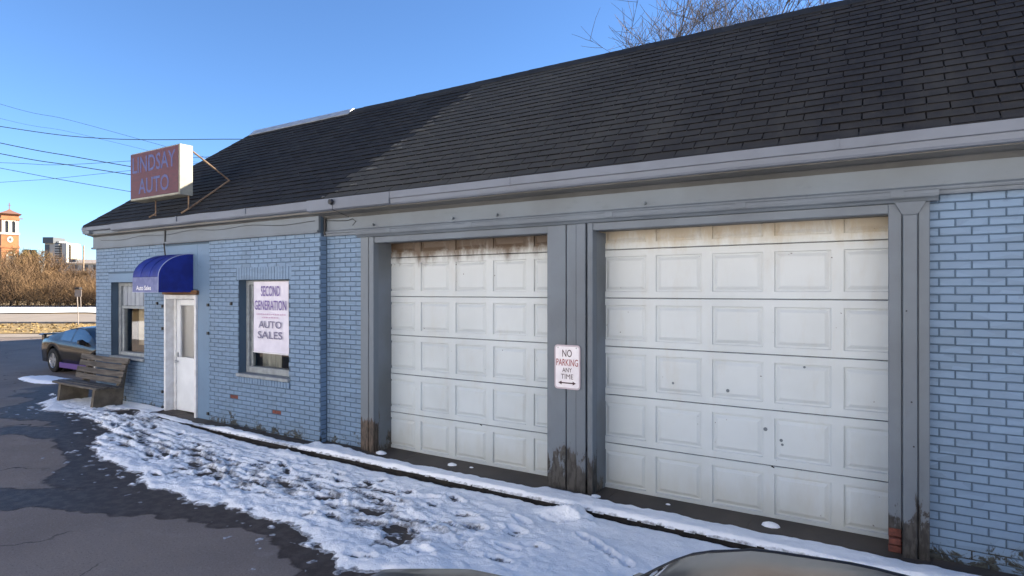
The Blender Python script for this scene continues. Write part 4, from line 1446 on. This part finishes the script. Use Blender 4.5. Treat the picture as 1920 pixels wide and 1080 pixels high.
# ------------------------------------------------------------------ cars
def car(name, label, pos, flip, paint, P, skirt=None):
    """loft a car body along x (nose towards +x in its own frame); pos = ground point under its centre"""
    px, py = pos
    C = thing(name, (px, py, P.get('gz', 0)), label, 'car')
    C['group'] = None
    del C['group']
    L, Wd = P['L'], P['W'] / 2
    def interp(pts, x):
        for (a, ya), (b_, yb) in zip(pts, pts[1:]):
            if a <= x <= b_:
                t = (x - a) / (b_ - a) if b_ > a else 0
                return ya + (yb - ya) * t
        return pts[-1][1] if x > pts[-1][0] else pts[0][1]
    N = 72
    xs_ = [-L / 2 + L * (.5 - .5 * math.cos(math.pi * i / N)) * .25 + L * i / N * .75 for i in range(N + 1)]
    rings = []
    for x in xs_:
        belt, top = interp(P['belt'], x), interp(P['top'], x)
        top = max(top, belt + .004)
        e = abs(x) / (L / 2)
        w = Wd * (1 - .10 * max(0, (e - .55) / .45) ** 2 - .22 * max(0, (e - .88) / .12) ** 2)
        zb = P['sill']
        for wx in P['axles']:
            dx = abs(x - wx)
            ra = P['rw'] + .055
            if dx < ra:
                zb = max(zb, P['rw'] + math.sqrt(ra * ra - dx * dx))
        zb = min(zb, belt - .10)
        zm = max(zb + .02, .5 * (P['sill'] + belt) + .04)
        gh = top - belt
        wt = w * (.90 - .17 * min(1, gh / .45))
        wb = w * .93
        zs = belt
        ring = [(w * .86, zb + .0), (w * .965, zb + .001), (w * 1.0, zm), (w * .985, (zm + zs) / 2 + .02), (w * .955, zs - .02), (wb, zs + .002),
                (wb + (wt - wb) * .5, zs + gh * .5), (wt, zs + gh * .90), (wt * .90, zs + gh * .965), (wt * .62, zs + gh * .99 + .004), (0, zs + gh + .012)]
        rings.append(ring)
    K = len(rings[0])
    def T(x, y, z):
        s_ = -1 if flip else 1
        return (px + s_ * x, py + s_ * y, z + P.get('gz', 0))
    body, glass = MB(), {}
    nv = {}
    def quad(mb, i, j, side_):
        pts = [T(xs_[a], side_ * rings[a][b_][0], rings[a][b_][1]) for a, b_ in ((i, j), (i + 1, j), (i + 1, j + 1), (i, j + 1))]
        mb.add(pts, [(0, 1, 2, 3) if side_ < 0 else (3, 2, 1, 0)])
    for i in range(N):
        xm = (xs_[i] + xs_[i + 1]) / 2
        for side_ in (-1, 1):
            for j in range(K - 1):
                key = None
                if j in (5, 6):
                    for gi, (a, b_) in enumerate(P['side_glass']):
                        if a < xm < b_:
                            key = ('side_window', side_, gi)
                if j >= 7 or (j in (5, 6) and key is None):
                    for nm, a, b_ in P['screens']:
                        if a < xm < b_ and j >= 7:
                            key = (nm, 0, 0)
                if key:
                    quad(glass.setdefault(key, MB()), i, j, side_)
                else:
                    quad(body, i, j, side_)
    for i, sgn in ((0, 1), (N, -1)):
        pts = [T(xs_[i], -r_[0], r_[1]) for r_ in rings[i]] + [T(xs_[i], r_[0], r_[1]) for r_ in reversed(rings[i][:-1])]
        body.add(pts, [tuple(range(len(pts)))])
    body.add([T(-L / 2 + .2, -Wd * .84, P['sill'] + .02), T(L / 2 - .2, -Wd * .84, P['sill'] + .02), T(L / 2 - .2, Wd * .84, P['sill'] + .02), T(-L / 2 + .2, Wd * .84, P['sill'] + .02)], [(0, 1, 2, 3)])
    bo = body.build('body', paint, C)
    bmesh_merge(bo)
    for (nm, s_, gi), mb in glass.items():
        g_ = mb.build(nm, 'car_glass', C)
        bmesh_merge(g_)
    for side_ in (-1, 1):      # drip rail along the roof edge
        rl = [T(xs_[i], side_ * (rings[i][7][0] + .004), rings[i][7][1] + .004) for i in range(N + 1) if P['rail'][0] < xs_[i] < P['rail'][1]]
        part('drip_rail', 'black_plastic', C, lambda mb: mb.tube(rl, .009, 6), True)
    for wx in P['axles']:
        for side_ in (-1, 1):
            c = T(wx, side_ * (Wd - .11), P['rw'])
            out = side_ * (-1 if flip else 1)
            wr = thing('wheel', c, None, None)
            wr.parent = C
            wr.location = Vector(c) - WORLD[C.name]
            WORLD[wr.name] = Vector(c)
            rw = P['rw']
            def mir(pr):
                return [(r_, y * out) for r_, y in pr]
            part('tyre', 'tyre', wr, lambda mb: mb.lathe_y(c, mir([(rw * .62, .10), (rw * .90, .105), (rw * .985, .085), (rw, .05), (rw, -.08), (rw * .9, -.1)]), 32), True)
            def rim(mb):
                mb.lathe_y(c, mir([(rw * .64, .098), (rw * .60, .085), (rw * .57, .04), (rw * .16, .035)]), 32)
                for q in range(5):
                    a = q / 5 * 6.283 + .3
                    d1 = Vector((math.cos(a), 0, math.sin(a)))
                    d2 = Vector((-math.sin(a), 0, math.cos(a)))
                    o_ = Vector(c)
                    pts = [o_ + d1 * rw * .12 - d2 * .045, o_ + d1 * rw * .62 - d2 * .03, o_ + d1 * rw * .62 + d2 * .03, o_ + d1 * rw * .12 + d2 * .045]
                    mb.add([p + Vector((0, out * .085, 0)) for p in pts] + [p + Vector((0, out * .05, 0)) for p in pts], [(0, 1, 2, 3), (0, 4, 5, 1), (2, 6, 7, 3)])
                mb.lathe_y(c, mir([(0, .095), (rw * .13, .09), (rw * .17, .06)]), 16)
            part('rim', 'rim', wr, rim)
            part('wheel_well', 'dark', wr, lambda mb: mb.lathe_y(c, mir([(rw * .98, -.06), (rw + .05, -.05), (rw + .05, -.3), (0, -.3)]), 24))
    for side_ in (-1, 1):
        mx, mz = P['mirror']
        part('wing_mirror', P.get('mirror_mat', 'black_plastic'), C, lambda mb: mb.prism_x([T(0, side_ * (Wd * .88 + d_), 0)[1:2] + (P.get('gz', 0) + mz + h_,) for d_, h_ in ((0, .0), (.12, -.01), (.2, .03), (.2, .12), (.12, .14), (.02, .06))], T(mx - .05, 0, 0)[0], T(mx + .06, 0, 0)[0]))
        part('tail_light', 'car_light', C, lambda mb: mb.board(*sorted((T(-L / 2 + .015, 0, 0)[0], T(-L / 2 - .02, 0, 0)[0])), *sorted((T(0, side_ * Wd * .35, 0)[1], T(0, side_ * Wd * .72, 0)[1])), P['tail'], P['tail'] + .12))
        part('headlight', 'head_light', C, lambda mb: mb.board(*sorted((T(L / 2 - .03, 0, 0)[0], T(L / 2 + .02, 0, 0)[0])), *sorted((T(0, side_ * Wd * .35, 0)[1], T(0, side_ * Wd * .7, 0)[1])), P['head'], P['head'] + .10))
        if skirt:
            part('side_skirt', skirt, C, lambda mb: mb.board(*sorted((T(P['axles'][0] + .46, 0, 0)[0], T(P['axles'][1] - .46, 0, 0)[0])), *sorted((T(0, side_ * Wd * .90, 0)[1], T(0, side_ * Wd * 1.012, 0)[1])), P['sill'] - .09, P['sill'] + .05))
    return C, T

import bmesh
def bmesh_merge(o):
    bm_ = bmesh.new()
    bm_.from_mesh(o.data)
    bmesh.ops.remove_doubles(bm_, verts=bm_.verts, dist=.0006)
    bmesh.ops.recalc_face_normals(bm_, faces=bm_.faces)
    bm_.to_mesh(o.data)
    bm_.free()
    o.data.shade_smooth()

sport = dict(rail=(-.7, .5), L=4.85, W=1.84, sill=.26, rw=.33, axles=(-1.33, 1.24), tail=.62, head=.52, mirror=(.42, .84),
             belt=[(-2.43, .62), (-2.38, .84), (-1.7, .93), (-.6, .90), (.6, .86), (1.3, .80), (2.1, .68), (2.38, .56), (2.43, .48)],
             top=[(-2.43, .64), (-2.38, .86), (-1.95, .97), (-1.35, 1.09), (-.75, 1.22), (-.35, 1.275), (.05, 1.26), (.30, 1.19), (.95, .88), (1.3, .83), (2.1, .70), (2.43, .50)],
             side_glass=((-.98, -.42), (-.34, .62)), screens=(('windscreen', .30, .93), ('rear_window', -1.75, -.70)))
CB, TB_ = car('parked_car', 'dark glossy sports coupe with purple side skirts past the far end of the garage', (-19.6 + 1.33, 1.45 + .92), False, 'car_black', sport, 'car_purple')
def spoiler(mb):
    mb.prism_x([(2.37 - .84, .99), (2.37 + .84, .99), (2.37 + .80, 1.03), (2.37 - .80, 1.03)], TB_(-2.42, 0, 0)[0], TB_(-2.16, 0, 0)[0])
    for s_ in (-.75, .75):
        mb.box(TB_(-2.36, 0, 0)[0], TB_(-2.2, 0, 0)[0], 2.37 + s_ - .03, 2.37 + s_ + .03, .84, .991)
part('spoiler', 'car_black', CB, spoiler)

sedan = dict(rail=(-1.2, .8), L=4.5, W=1.78, sill=.24, rw=.31, axles=(-1.27, 1.33), tail=.75, head=.62, mirror=(.68, .93), mirror_mat='car_grey',
             belt=[(-2.25, .62), (-2.2, .92), (-1.5, .98), (0, .97), (1.0, .955), (1.5, .93), (2.0, .80), (2.2, .66), (2.25, .55)],
             top=[(-2.25, .66), (-2.2, .95), (-1.65, 1.03), (-1.45, 1.06), (-.78, 1.36), (-.45, 1.43), (-.1, 1.452), (.20, 1.43), (.40, 1.365), (.52, 1.28), (.72, 1.10), (.95, 1.0), (1.5, .96), (2.0, .86), (2.25, .58)],
             side_glass=((-1.05, -.42), (-.34, .42), (.46, .95)), screens=(('windscreen', .48, .92), ('rear_window', -1.42, -.80)))
car('parked_car', 'dark grey car close to the camera, its roof cut by the frame', (-.17, -4.46), True, 'car_grey', sedan)

# ------------------------------------------------------------------ overhead wires
wire_rows = [
    ((-420, 165), (0, 237), (200, 260), (450, 261), 26, .016, 'dark wire sagging level above the sign to the roof'),
    ((-420, 175), (0, 268), (140, 294), (260, 315), 30, .020, 'upper of the two thick dark wires running down to the sign'),
    ((-420, 200), (0, 288), (140, 311), (260, 330), 30, .020, 'lower of the two thick dark wires running down to the sign'),
    ((-420, 60), (0, 195), (130, 225), (330, 280), 60, .016, 'faint topmost wire slanting down to the right'),
    ((-420, 110), (0, 222), (130, 247), (330, 295), 60, .012, 'faint thin wire just below the topmost one'),
    ((-420, 292), (0, 305), (110, 309), (260, 301), 45, .016, 'thin nearly level wire crossing behind the thick pair'),
    ((-420, 235), (0, 315), (110, 336), (260, 362), 40, .018, 'lowest wire slanting down to the left foot of the sign'),
    ((-420, 372), (0, 342), (100, 335), (260, 318), 45, .014, 'thin wire rising to the right under the thick pair'),
]
for a, b_, c_, d_, Z, r_, lab in wire_rows:
    px_ = [p[0] for p in (a, b_, c_, d_)]
    pts = []
    P4 = [at_depth(p[0], p[1], Z) for p in (a, b_, c_, d_)]
    P4.append(P4[3] + (P4[3] - P4[2]) * 1.2)
    # Catmull-Rom through the four surveyed points
    Q = [P4[0] * 2 - P4[1]] + P4 + [P4[-1] * 2 - P4[-2]]
    for i in range(1, len(Q) - 2):
        for k in range(8):
            t = k / 8
            p0, p1, p2, p3 = Q[i - 1], Q[i], Q[i + 1], Q[i + 2]
            pts.append(.5 * ((2 * p1) + (p2 - p0) * t + (2 * p0 - 5 * p1 + 4 * p2 - p3) * t * t + (3 * p1 - p0 - 3 * p2 + p3) * t ** 3))
    pts.append(Q[-2])
    mb = MB()
    mb.tube(pts, r_, 5)
    tag(mb.build('overhead_wire', 'wire', origin=pts[0]), lab, 'wire', 'overhead wires')

# ------------------------------------------------------------------ far things
def local(px, Z, turn=0.0, h=0.0):
    """frame standing at bearing px, Z metres ahead: x right, y away, turned about z"""
    p = at_depth(px, 544, Z)
    p.z = h
    ang = math.atan2(SY, CY) + turn
    return Matrix.Translation(p) @ Matrix.Rotation(ang, 4, 'Z')

# bell tower
Zt = 185.0
k_ = Zt / FPX
def hz(py): return CAM_H + (544 - py) * k_
Tm = local(19, Zt, R(45)) @ Matrix.Diagonal((.77, .77, 1, 1))
TW = thing('bell_tower', Tm.translation, 'orange brick church bell tower with pale arched belfry openings', 'tower')
def tpart(name, mat, fn, parent=TW):
    mb = MB()
    mb.T = Tm
    fn(mb)
    return mb.build(name, mat, parent)
hw = 2.75
tpart('shaft', 'tower_brick', lambda mb: [mb.box(-hw, hw, 0, 2 * hw, 0, hz(437)), mb.box(-hw, hw, .5, 2 * hw, hz(437), hz(410)), mb.box(-hw, hw, 0, 2 * hw, hz(413), hz(401.5))])
for zc, t in ((438, .32), (463, .3), (411, .25), (402, .3)):
    tpart('string_course', 'tower_stone' if zc in (438,) else 'tower_brick', lambda mb: mb.box(-hw - .25, hw + .25, -.25, 2 * hw + .25, hz(zc) - t, hz(zc) + t))
for x in (-2.55, -.25, 2.05):
    tpart('belfry_pier', 'tower_stone', lambda mb: mb.box(x, x + .5, -.02, .5, hz(437), hz(413)))
def archring(cx, half, zt, zb, w, y, y2, n_=10):
    def f_(mb):
        pts = [(cx + half, zb)] + [(cx + half * math.cos(math.pi * i / n_), zt - half + half * math.sin(math.pi * i / n_)) for i in range(n_ + 1)] + [(cx - half, zb)]
        po = [(cx + half + w, zb)] + [(cx + (half + w) * math.cos(math.pi * i / n_), zt - half + (half + w) * math.sin(math.pi * i / n_)) for i in range(n_ + 1)] + [(cx - half - w, zb)]
        m_ = len(pts)
        mb.add([(p[0], y, p[1]) for p in pts] + [(p[0], y, p[1]) for p in po] + [(p[0], y2, p[1]) for p in pts] + [(p[0], y2, p[1]) for p in po],
               [(i, i + 1, m_ + i + 1, m_ + i) for i in range(m_ - 1)] + [(i, 2 * m_ + i, 2 * m_ + i + 1, i + 1) for i in range(m_ - 1)] + [(m_ + i + 1, m_ + i, 3 * m_ + i, 3 * m_ + i + 1) for i in range(m_ - 1)])
    return f_
for cx in (-1.05, 1.05):
    tpart('belfry_arch', 'tower_stone', archring(cx, .55, hz(414), hz(436), .45, -.06, .45))
    tpart('belfry_louvre', 'block_dark', lambda mb: mb.box(cx - .56, cx + .56, .46, .49, hz(436), hz(414.5)))
tpart('rose_window', 'tower_stone', lambda mb: (mb.lathe_y((0, -.08, hz(449)), [(.45, 0), (.95, 0), (.95, .2)], 20)))
tpart('rose_window_glass', 'block_dark', lambda mb: (mb.lathe_y((0, -.05, hz(449)), [(0, 0), (.46, 0)], 20)))
tpart('lower_arch', 'tower_stone', archring(.35, 1.1, hz(475), hz(502), .5, -.1, .2))
tpart('lower_window', 'block_dark', lambda mb: mb.box(-.75, 1.45, -.03, .0 - .002, hz(500), hz(479)))
rt = tpart('roof', 'tower_roof', lambda mb: [mb.add([(-hw - .9, -.9, hz(401)), (hw + .9, -.9, hz(401)), (hw + .9, 2 * hw + .9, hz(401)), (-hw - .9, 2 * hw + .9, hz(401)), (-.9, hw - .9, hz(394)), (.9, hw - .9, hz(394)), (.9, hw + .9, hz(394)), (-.9, hw + .9, hz(394)), (0, hw, hz(390))],
     [(0, 1, 5, 4), (1, 2, 6, 5), (2, 3, 7, 6), (3, 0, 4, 7), (4, 5, 8), (5, 6, 8), (6, 7, 8), (7, 4, 8), (3, 2, 1, 0)])])
tpart('finial', 'tower_roof', lambda mb: (mb.box(-.12, .12, hw - .12, hw + .12, hz(391), hz(379)), mb.box(-.5, .5, hw - .1, hw + .1, hz(384), hz(383))))
tpart('waterspout', 'tower_roof', lambda mb: mb.box(hw, hw + 1.3, .2, .6, hz(409.5), hz(408)))

# apartment block
Zb = 600.0
k2 = Zb / FPX
def hb(py): return CAM_H + (544 - py) * k2
def xb_(px): return (px - 98) * k2
Bm = local(98, Zb, 0)
AB = thing('apartment_block', Bm.translation, 'tall white and dark apartment block behind the bare trees', 'building')
def bpart(name, mat, *b):
    mb = MB()
    mb.T = Bm
    mb.box(*b)
    return mb.build(name, mat, AB)
bpart('wall', 'block_white', xb_(75), xb_(112), 6, 24, 0, hb(455))
bpart('wall', 'block_white', xb_(112), xb_(121), 3, 22, 0, hb(455))
bpart('penthouse', 'block_dark', xb_(74), xb_(94), 4, 20, hb(455.5), hb(444))
bpart('penthouse_trim', 'block_white', xb_(95), xb_(100), 8, 18, hb(455.5), hb(451))
bpart('recess', 'block_dark', xb_(76), xb_(84), 5.5, 6.4, 0, hb(458))
bpart('recess', 'block_dark', xb_(95), xb_(111), 5.6, 6.3, 0, hb(454.5))
bpart('wall', 'block_tan', xb_(121.2), xb_(125), 6, 20, 0, hb(459))
for i in range(12):
    z = hb(460 + i * 4.6)
    if z < 4: break
    bpart('balcony', 'block_white', xb_(95), xb_(105), 3.6, 5.9, z, z + 1.1)
    bpart('balcony', 'block_tan', xb_(106), xb_(110.6), 4.4, 5.9, z, z + 1.1)
    bpart('window', 'block_dark', xb_(121.6), xb_(124), 5.7, 5.98, z, z + 1.3)

# unseen pale block added behind the viewpoint to bounce sunlight onto facade and snow
OB = thing('bounce_block', (0, -19, 0), 'unseen pale block added across the street to bounce sunlight', 'building')
simple('bounce_wall', (.72, .735, .75), (.66, .67, .685), scale=.4, rough=.9)
boxpart('wall', 'bounce_wall', OB, -42, 30, -31, -19, 0, 10.4)  # body of the added bounce block
boxpart('bounce_block_parapet', 'concrete', OB, -42.2, 30.2, -31.2, -18.85, 10.4, 10.7)
for i in range(14):
    for z in (1.0, 4.6, 7.8):
        wx = -39 + i * 5
        boxpart('window', 'block_dark', OB, wx, wx + 1.3, -19.02, -18.97, z, z + 1.7)

# low roofed building
Zl = 160.0
kl = Zl / FPX
Lm = local(150, Zl, R(6))
LB = thing('low_building', Lm.translation, 'low pale building with a grey roof beyond the brush', 'building')
def lpart(name, mat, fn):
    mb = MB(); mb.T = Lm; fn(mb)
    return mb.build(name, mat, LB)
hl = lambda py: CAM_H + (544 - py) * kl
lpart('wall', 'block_white', lambda mb: mb.box(-5.5, 9, 0, 8, 0, hl(494)))
lpart('roof', 'low_roof', lambda mb: mb.prism_x([(-.6, hl(494)), (4, hl(485)), (8.6, hl(494))], -3.2, 9.5))
lpart('roof_vent', 'block_dark', lambda mb: mb.box(-3.1, -1.6, 1, 3, hl(493), hl(485.5)))
for i in range(5):
    lpart('window', 'block_dark', lambda mb: mb.box(-4.5 + i * 2.6, -3.2 + i * 2.6, -.05, .02, hl(505), hl(497)))

# pole and roadside sign post
Pm = local(156, 95, 0)
UP = thing('utility_pole', Pm.translation, 'slim wooden utility pole rising from the brush by the corner', 'pole')
def ppart(name, mat, fn):
    mb = MB(); mb.T = Pm; fn(mb)
    return mb.build(name, mat, UP)
ppart('shaft', 'pole_wood', lambda mb: mb.tube([(0, 0, 0), (.05, 0, 9.2)], .14, 8, .10))
ppart('cap', 'pole_wood', lambda mb: mb.box(-.03, .15, -.08, .08, 9.2, 9.3))
Sm = local(147, 39, 0)
SP = thing('road_sign', Sm.translation, 'grey roadside sign post standing on the verge', 'sign')
def spart(name, mat, fn):
    mb = MB(); mb.T = Sm; fn(mb)
    return mb.build(name, mat, SP)
spart('post', 'low_roof', lambda mb: (mb.tube([(0, 0, 0), (-.1, 0, 2.4)], .028, 6), mb.tube([(.17, 0, 1.0), (.12, 0, 2.3)], .022, 6)))
spart('plate', 'low_roof', lambda mb: mb.box(-.22, .22, -.03, -.01, 1.85, 2.3))
spart('lamp_head', 'black_plastic', lambda mb: mb.board(-.16, .14, -.14, .14, 2.33, 2.45, .03))

# ------------------------------------------------------------------ vegetation
def twig_tri(mb, p, d, L, w):
    s_ = d.cross(Vector((rnd.uniform(-1, 1), rnd.uniform(-1, 1), rnd.uniform(-1, 1))))
    if s_.length < 1e-3: return
    s_.normalize()
    mb.add([p - s_ * w, p + s_ * w, p + d * L], [(0, 1, 2)])

def thicket():
    mb = MB()
    q = random.Random(21)
    # a belt of leafless brush curving round the field, 78-100 m out
    for i in range(76000):
        if i < 62000:
            u, Z = q.uniform(-90, -44), q.uniform(79, 96)
        else:
            u, Z = q.uniform(-170, -90), q.uniform(70, 96)
        p = on_view(u, Z)
        top = 2.8 + 2.6 * nz(u * .21, Z * .05) + 2.6 * max(0, nz(u * .05 + 4, 1.2)) + (Z - 79) * .10 + .8 * nz(u * .6, Z * .4)
        if -78 < u < -64: top += 1.2
        h = q.random() ** .7 * top
        p.z = h * .92
        d = Vector((q.gauss(0, .55), q.gauss(0, .55), q.uniform(.4, 1.3))).normalized()
        twig_tri(mb, p, d, q.uniform(.6, 2.0), q.uniform(.012, .032) * (1.5 if h < top * .5 else 1))
    return mb
o = thicket().build('brush_thicket', 'twig')
tag(o, 'brown leafless brush massed behind the snowy field', 'brush', kind='stuff')
# the same brush runs on round the left and front of the lot
mb = MB()
q = random.Random(22)
for i in range(16000):
    a = q.uniform(R(182), R(225))
    rr_ = q.uniform(62, 80)
    p = Vector((-10 + math.cos(a) * rr_, math.sin(a) * rr_, 0))
    h = q.random() ** .7 * (4.5 + 2 * nz(a * 9, 2))
    p.z = h * .9
    d = Vector((q.gauss(0, .5), q.gauss(0, .5), q.uniform(.4, 1.3))).normalized()
    twig_tri(mb, p, d, q.uniform(.6, 1.9), q.uniform(.05, .11))
tag(mb.build('brush_thicket', 'twig'), 'brown brush edging the field outside the picture on the left', 'brush', kind='stuff')

def bare_tree(name, loc, H, label, matt, seed, rmin, spread=.5, levels=5, r0=.16, lean=(0, 0), group=None, tips=True, kids=(3, 4)):
    q = random.Random(seed)
    T_ = thing(name, loc, label, 'tree', group)
    trunk, limbs = MB(), MB()
    base = Vector(loc)
    def grow(mb, p, d, L, r_, lev):
        n_ = 4 if lev < 3 else 3
        pts = [p]
        dd = d.copy()
        for i in range(n_):
            dd = (dd + Vector((q.gauss(0, .10), q.gauss(0, .10), q.gauss(.03, .08)))).normalized()
            pts.append(pts[-1] + dd * L / n_)
        mb.tube(pts, r_, 6 if lev < 2 else (4 if lev < 4 else 3), r_ * .55)
        if lev >= levels:
            return
        for c in range(q.randint(*kids)):
            f_ = q.uniform(.35, 1.0)
            i = min(n_ - 1, int(f_ * n_))
            bp = pts[i].lerp(pts[i + 1], f_ * n_ - i if f_ < 1 else 1)
            side_ = Vector((q.gauss(0, 1), q.gauss(0, 1), q.gauss(.1, .5))).normalized()
            nd = (dd * (1 - spread) + side_ * spread + Vector((0, 0, .12))).normalized()
            grow(limbs, bp, nd, L * q.uniform(.55, .80), max(rmin, r_ * q.uniform(.45, .6)), lev + 1)
    d0 = Vector((lean[0], lean[1], 1)).normalized()
    grow(trunk, base - Vector((0, 0, .1)), d0, H * .42, r0, 0)
    trunk.build('trunk', 'bark' if matt != 'twig_yellow' else 'twig_yellow', T_)
    limbs.build('crown', matt, T_)
    return T_
# bare tree behind the ridge, only its top shows
bare_tree('bare_tree', tuple(at_depth(1560, 544, 31).xy) + (0,), 23.5, 'dark leafless tree whose top twigs show above the roof ridge', 'twig_grey', 5, .011, .55, 6, .30, (.03, 0), None, True, (3, 5))
for i, (px_, Z, H, sd_, mt, lab) in enumerate(((52, 92, 7.6, 3, 'twig_yellow', 'yellowish leafless tree in front of the pale apartment block'),
                                      (32, 88, 4.6, 7, 'twig_yellow', 'small yellowish leafless tree below the bell tower'),
                                      (94, 90, 4.8, 9, 'twig', 'brown leafless tree right of the yellowish one'),
                                      (128, 86, 5.2, 12, 'twig', 'short brown leafless tree left of the utility pole'))):
    p = at_depth(px_, 544, Z); p.z = 0
    bare_tree('bare_tree', p, H * 1.25, lab, mt, sd_, .026, .55, 6, .17, (0, 0), 'leafless trees beyond the field')
def evergreen(px_, Z, H, rad, label, seed):
    q = random.Random(seed)
    p = at_depth(px_, 544, Z); p.z = 0
    T_ = thing('evergreen_tree', p, label, 'tree')
    part('trunk', 'bark', T_, lambda mb: mb.tube([p, p + Vector((.1, 0, H * .9))], .22, 7, .05))
    mb = MB()
    for i in range(3600):
        f_ = q.random() ** .8
        rr_ = rad * (1 - f_ * .75) * (.75 + .35 * nz(f_ * 6, seed)) * math.sqrt(q.random())
        a = q.uniform(0, 6.283)
        c = p + Vector((math.cos(a) * rr_, math.sin(a) * rr_, H * (.15 + .85 * f_)))
        d = Vector((math.cos(a), math.sin(a), q.uniform(-.3, .5))).normalized()
        twig_tri(mb, c, d, q.uniform(.3, .7), q.uniform(.05, .13))
    mb.build('crown', 'needle', T_)
evergreen(56, 100, 8.9, 2.6, 'dark green evergreen between the bell tower and the apartment block', 4)
evergreen(21, 84, 5.2, 1.3, 'small dark evergreen at the foot of the bell tower', 6)
